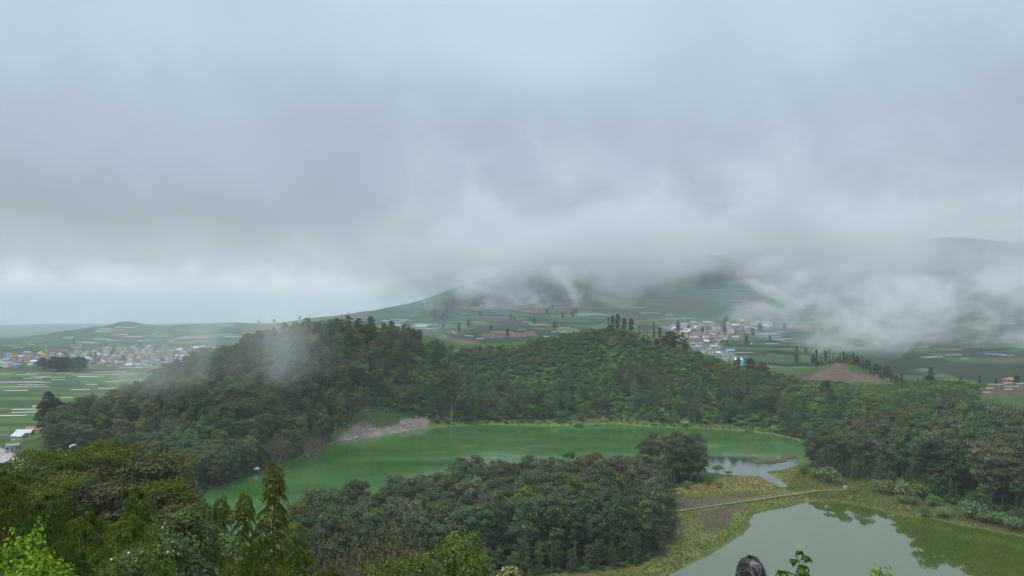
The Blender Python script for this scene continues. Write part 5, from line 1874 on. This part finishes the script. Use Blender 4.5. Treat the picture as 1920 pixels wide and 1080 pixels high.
E = [(0, 1), (1, 2), (2, 3), (3, 4), (4, 5), (5, 6), (2, 7), (7, 8), (8, 9), (9, 10), (2, 11), (11, 12), (12, 13), (13, 14), (0, 15), (15, 16), (16, 17), (17, 18), (0, 19), (19, 20), (20, 21), (21, 22)]
skinned('body', J, E, [M_SKIN, M_SHIRT, M_TROUSER], pe, lambda c_: 2 if c_[2] < 0.9 and abs(c_[0]) < 0.2 else (1 if c_[2] < 1.47 and c_[2] > 0.86 else 0))
for sd in (-1, 1):      # hands with five fingers
    hj = [(0.235 * sd, 0.13, 0.83, 0.028), (0.235 * sd, 0.145, 0.76, 0.03, 0.018)]
    he = [(0, 1)]
    for k_, (dy, ln) in enumerate(((-0.022, 0.055), (-0.007, 0.07), (0.008, 0.075), (0.022, 0.065))):
        a = len(hj)
        hj += [(0.237 * sd, 0.145 + dy, 0.735, 0.009), (0.232 * sd, 0.15 + dy, 0.735 - ln * 0.55, 0.008), (0.222 * sd, 0.152 + dy, 0.735 - ln, 0.007)]
        he += [(1, a), (a, a + 1), (a + 1, a + 2)]
    a = len(hj)
    hj += [(0.222 * sd, 0.172, 0.785, 0.010), (0.214 * sd, 0.188, 0.75, 0.008)]
    he += [(0, a), (a, a + 1)]
    skinned('hand', hj, he, [M_SKIN], pe)
# head: skull with face, ears, then the hair over it
vs, fs, na, nh = [], [], 24, 16
for i in range(nh + 1):
    t = i / nh * math.pi
    for a in range(na):
        w = a / na * 2 * math.pi
        x, y, z = math.sin(t) * math.cos(w), math.sin(t) * math.sin(w), math.cos(t)
        jaw = 1 - 0.28 * max(0, -z) ** 1.5
        fx, fy, fz = 0.073 * x * jaw, 0.093 * y * (1 - 0.12 * max(0, -z)), 0.115 * z
        if y > 0.75 and abs(x) < 0.25 and -0.35 < z < 0.12:
            fy += 0.022 * (1 - abs(x) / 0.25) * (1 - abs(z + 0.15) / 0.3)
        if y > 0.6 and 0.15 < abs(x) < 0.55 and -0.02 < z < 0.22:
            fy -= 0.008
        if y > 0.7 and abs(x) < 0.35 and -0.62 < z < -0.48:
            fy -= 0.005
        vs.append((fx, fy, fz))
for i in range(nh):
    for a in range(na):
        fs.append((i * na + a, (i + 1) * na + a, (i + 1) * na + (a + 1) % na, i * na + (a + 1) % na))
hd = part('head', mk('head', vs, fs, M_SKIN), pe, (0, 0.035, 1.578))
hd.data.polygons.foreach_set('use_smooth', np.ones(len(hd.data.polygons), bool))
for sd in (-1, 1):
    part('ear', cached('ear', lambda: mk('ear', *tube([(0, -0.012, -0.03), (0, 0.0, 0.0), (0, -0.005, 0.03)], [0.008, 0.016, 0.010], 8), M_SKIN)), hd, (0.076 * sd, 0, -0.005))
    part('eye', cached('eye', lambda: dome_mesh(0.011, M_GLASS, 'eye')), hd, (0.03 * sd, 0.083, 0.012))
hg = Geo()
vs2 = []
for (x, y, z) in vs:
    n_ = math.sqrt(x * x + y * y + z * z)
    k_ = 1.075 + 0.035 * math.sin(x * 160 + z * 90) * math.sin(y * 140)
    vs2.append((x * k_, y * k_, z * 1.06 * (k_ / 1.075) + 0.004))
ff = [q for q in fs if np.mean([vs[i][1] for i in q]) < 0.045 or np.mean([vs[i][2] for i in q]) > 0.075]
ff = [q for q in ff if np.mean([vs[i][2] for i in q]) > -0.075]
hg.add(vs2, ff)
rs_ = np.random.RandomState(8)
cen = np.array([np.mean([vs2[i] for i in q], 0) for q in ff])
pk = cen[rs_.randint(0, len(cen), 600)] + rs_.normal(size=(600, 3)) * 0.003
nd = unit(pk)
fl_ = unit(np.cross(nd, unit(nd + rs_.normal(size=pk.shape) * 0.4 + (0, -0.6, 0.4))))
v_, f_ = leaf_quads(pk * 1.01, unit(nd + rs_.normal(size=pk.shape) * 0.6), 0.022, rs_, 0.22)
hg.add(v_, f_)
part('hair', hg.mesh('hair', M_HAIR, True), hd)
tag(pe, 'person with dark greying hair in a dark jacket, seen from behind', 'person')




# ------------------------------------------------------------------ air: even haze, low cloud and mist
def box_obj(name, lo, hi, mat):
    (x0, y0, z0), (x1, y1, z1) = lo, hi
    v = [(x0, y0, z0), (x1, y0, z0), (x1, y1, z0), (x0, y1, z0), (x0, y0, z1), (x1, y0, z1), (x1, y1, z1), (x0, y1, z1)]
    f = [(0, 3, 2, 1), (4, 5, 6, 7), (0, 1, 5, 4), (1, 2, 6, 5), (2, 3, 7, 6), (3, 0, 4, 7)]
    return mesh_obj(name, v, f, mat)


HAZE_DENSITY = 0.000125
m, nt = new_mat('haze')
pv = N(nt, 'ShaderNodeVolumePrincipled')
pv.inputs['Color'].default_value = (0.85, 0.925, 0.985, 1)
pv.inputs['Density'].default_value = HAZE_DENSITY
o_ = N(nt, 'ShaderNodeOutputMaterial')
L(nt, pv.outputs[0], o_.inputs['Volume'])
zmin = float(GZ.min()) - 1
zmax = float(GZ.max()) + 4
haze = box_obj('haze', (-9300, -9300, zmin - 1), (9300, 9300, zmax), m)
tag(haze, 'pale blue haze filling the whole valley', 'haze', kind='stuff')
def vapour(name, lo, hi, dens, scale, thr, soft, label, stretch=(1, 1, 1), seed=0.0, step=1.0, fade=(0.25, 0.25, 0.25), base=None, detail=4.0, shear=0.0, ragged=0.0, color=(0.95, 0.97, 0.99)):
    """a body of cloud: scattering droplets whose density is broken by noise and thins out towards its edge"""
    c = [(a + b_) / 2 for a, b_ in zip(lo, hi)]
    h = [(b_ - a) / 2 for a, b_ in zip(lo, hi)]
    m, nt = new_mat(name)
    t = N(nt, 'ShaderNodeNewGeometry')
    mp = N(nt, 'ShaderNodeMapping', vector_type='TEXTURE')
    mp.inputs['Location'].default_value = c
    mp.inputs['Scale'].default_value = h
    L(nt, t.outputs['Position'], mp.inputs['Vector'])
    s = N(nt, 'ShaderNodeSeparateXYZ')
    L(nt, mp.outputs[0], s.inputs[0])
    fall = None
    for i, fd in enumerate(fade):
        a = s.outputs[i] if (i == 2 and base is not None) else math_node(nt, 'ABSOLUTE', s.outputs[i])
        e = math_node(nt, 'DIVIDE', math_node(nt, 'SUBTRACT', 1.0, a), fd, clamp=True)
        fall = e if fall is None else math_node(nt, 'MULTIPLY', fall, e)
    if base is not None:     # denser towards the top: (lowest, full) in -1..1 of the height
        hz = math_node(nt, 'ADD', s.outputs[2], math_node(nt, 'MULTIPLY', math_node(nt, 'SUBTRACT', noise(nt, t.outputs['Position'], scale * 2.2, 4, 0.6, 0.4), 0.5), ragged * 2))
        fall = math_node(nt, 'MULTIPLY', fall, math_node(nt, 'DIVIDE', math_node(nt, 'SUBTRACT', hz, base[0]), base[1] - base[0], clamp=True))
    sc_ = N(nt, 'ShaderNodeMapping')
    sc_.inputs['Location'].default_value = (seed, seed * 1.7, seed * 0.6)
    sc_.inputs['Scale'].default_value = stretch
    sc_.inputs['Rotation'].default_value = (0, shear, 0)
    L(nt, t.outputs['Position'], sc_.inputs['Vector'])
    n = noise(nt, sc_.outputs[0], scale, detail, 0.6, 0.6)
    e = math_node(nt, 'ADD', n, math_node(nt, 'MULTIPLY', math_node(nt, 'SUBTRACT', fall, 1.0), 0.35))
    d = math_node(nt, 'DIVIDE', math_node(nt, 'SUBTRACT', e, thr), soft, clamp=True)
    d = math_node(nt, 'MULTIPLY', math_node(nt, 'MULTIPLY', d, d), dens)
    d = math_node(nt, 'MULTIPLY', d, fall)
    pv = N(nt, 'ShaderNodeVolumePrincipled')
    pv.inputs['Color'].default_value = (color[0], color[1], color[2], 1)
    pv.inputs['Anisotropy'].default_value = 0.0
    L(nt, d, pv.inputs['Density'])
    o_ = N(nt, 'ShaderNodeOutputMaterial')
    L(nt, pv.outputs[0], o_.inputs['Volume'])
    m.cycles.volume_step_rate = step
    o = box_obj(name, lo, hi, m)
    tag(o, label, 'cloud', kind='stuff')
    return o


vapour('cloud', (-560, 1300, 40), (2300, 3100, 760), 0.014, 0.0032, 0.30, 0.25, 'ragged grey cloud bank hiding the mountain top', stretch=(1, 1, 1.4), seed=3.0, step=0.8,
       fade=(0.25, 0.3, 1.6), base=(-0.88, -0.62), ragged=0.34, detail=5.0, color=(0.86, 0.90, 0.93))  # droplet colour darkened to stand for the shade of the deck above
vapour('mist', (230, 760, -5), (1050, 1450, 190), 0.022, 0.0105, 0.505, 0.17, 'drifting mist in the valley behind the ploughed mound', stretch=(1, 0.8, 1.3), seed=8.0, step=0.6,
       fade=(0.35, 0.3, 0.5), shear=0.6, detail=6.0)
vapour('mist', (-330, 1320, 60), (330, 1720, 210), 0.022, 0.011, 0.50, 0.18, 'torn white wisps clinging to the terraced hill', stretch=(1, 0.8, 1.2), seed=21.0, step=0.7,
       fade=(0.4, 0.4, 0.5), shear=0.5, detail=6.0)
vapour('mist', (-300, 365, 12), (-65, 545, 130), 0.011, 0.024, 0.41, 0.25, 'thin veil of mist drifting over the wooded slope', stretch=(1, 1, 0.6), seed=5.0, step=0.8,
       fade=(0.6, 0.5, 0.6), shear=0.6, detail=5.0)
vapour('mist', (-2300, 880, -5), (2400, 2500, 170), 0.0008, 0.003, 0.2, 0.4, 'soft bluish mist lying over the far terraces and villages', stretch=(1, 1, 1.5), seed=15.0, step=1.0,
       fade=(0.2, 0.3, 0.5), color=(0.72, 0.86, 0.98))
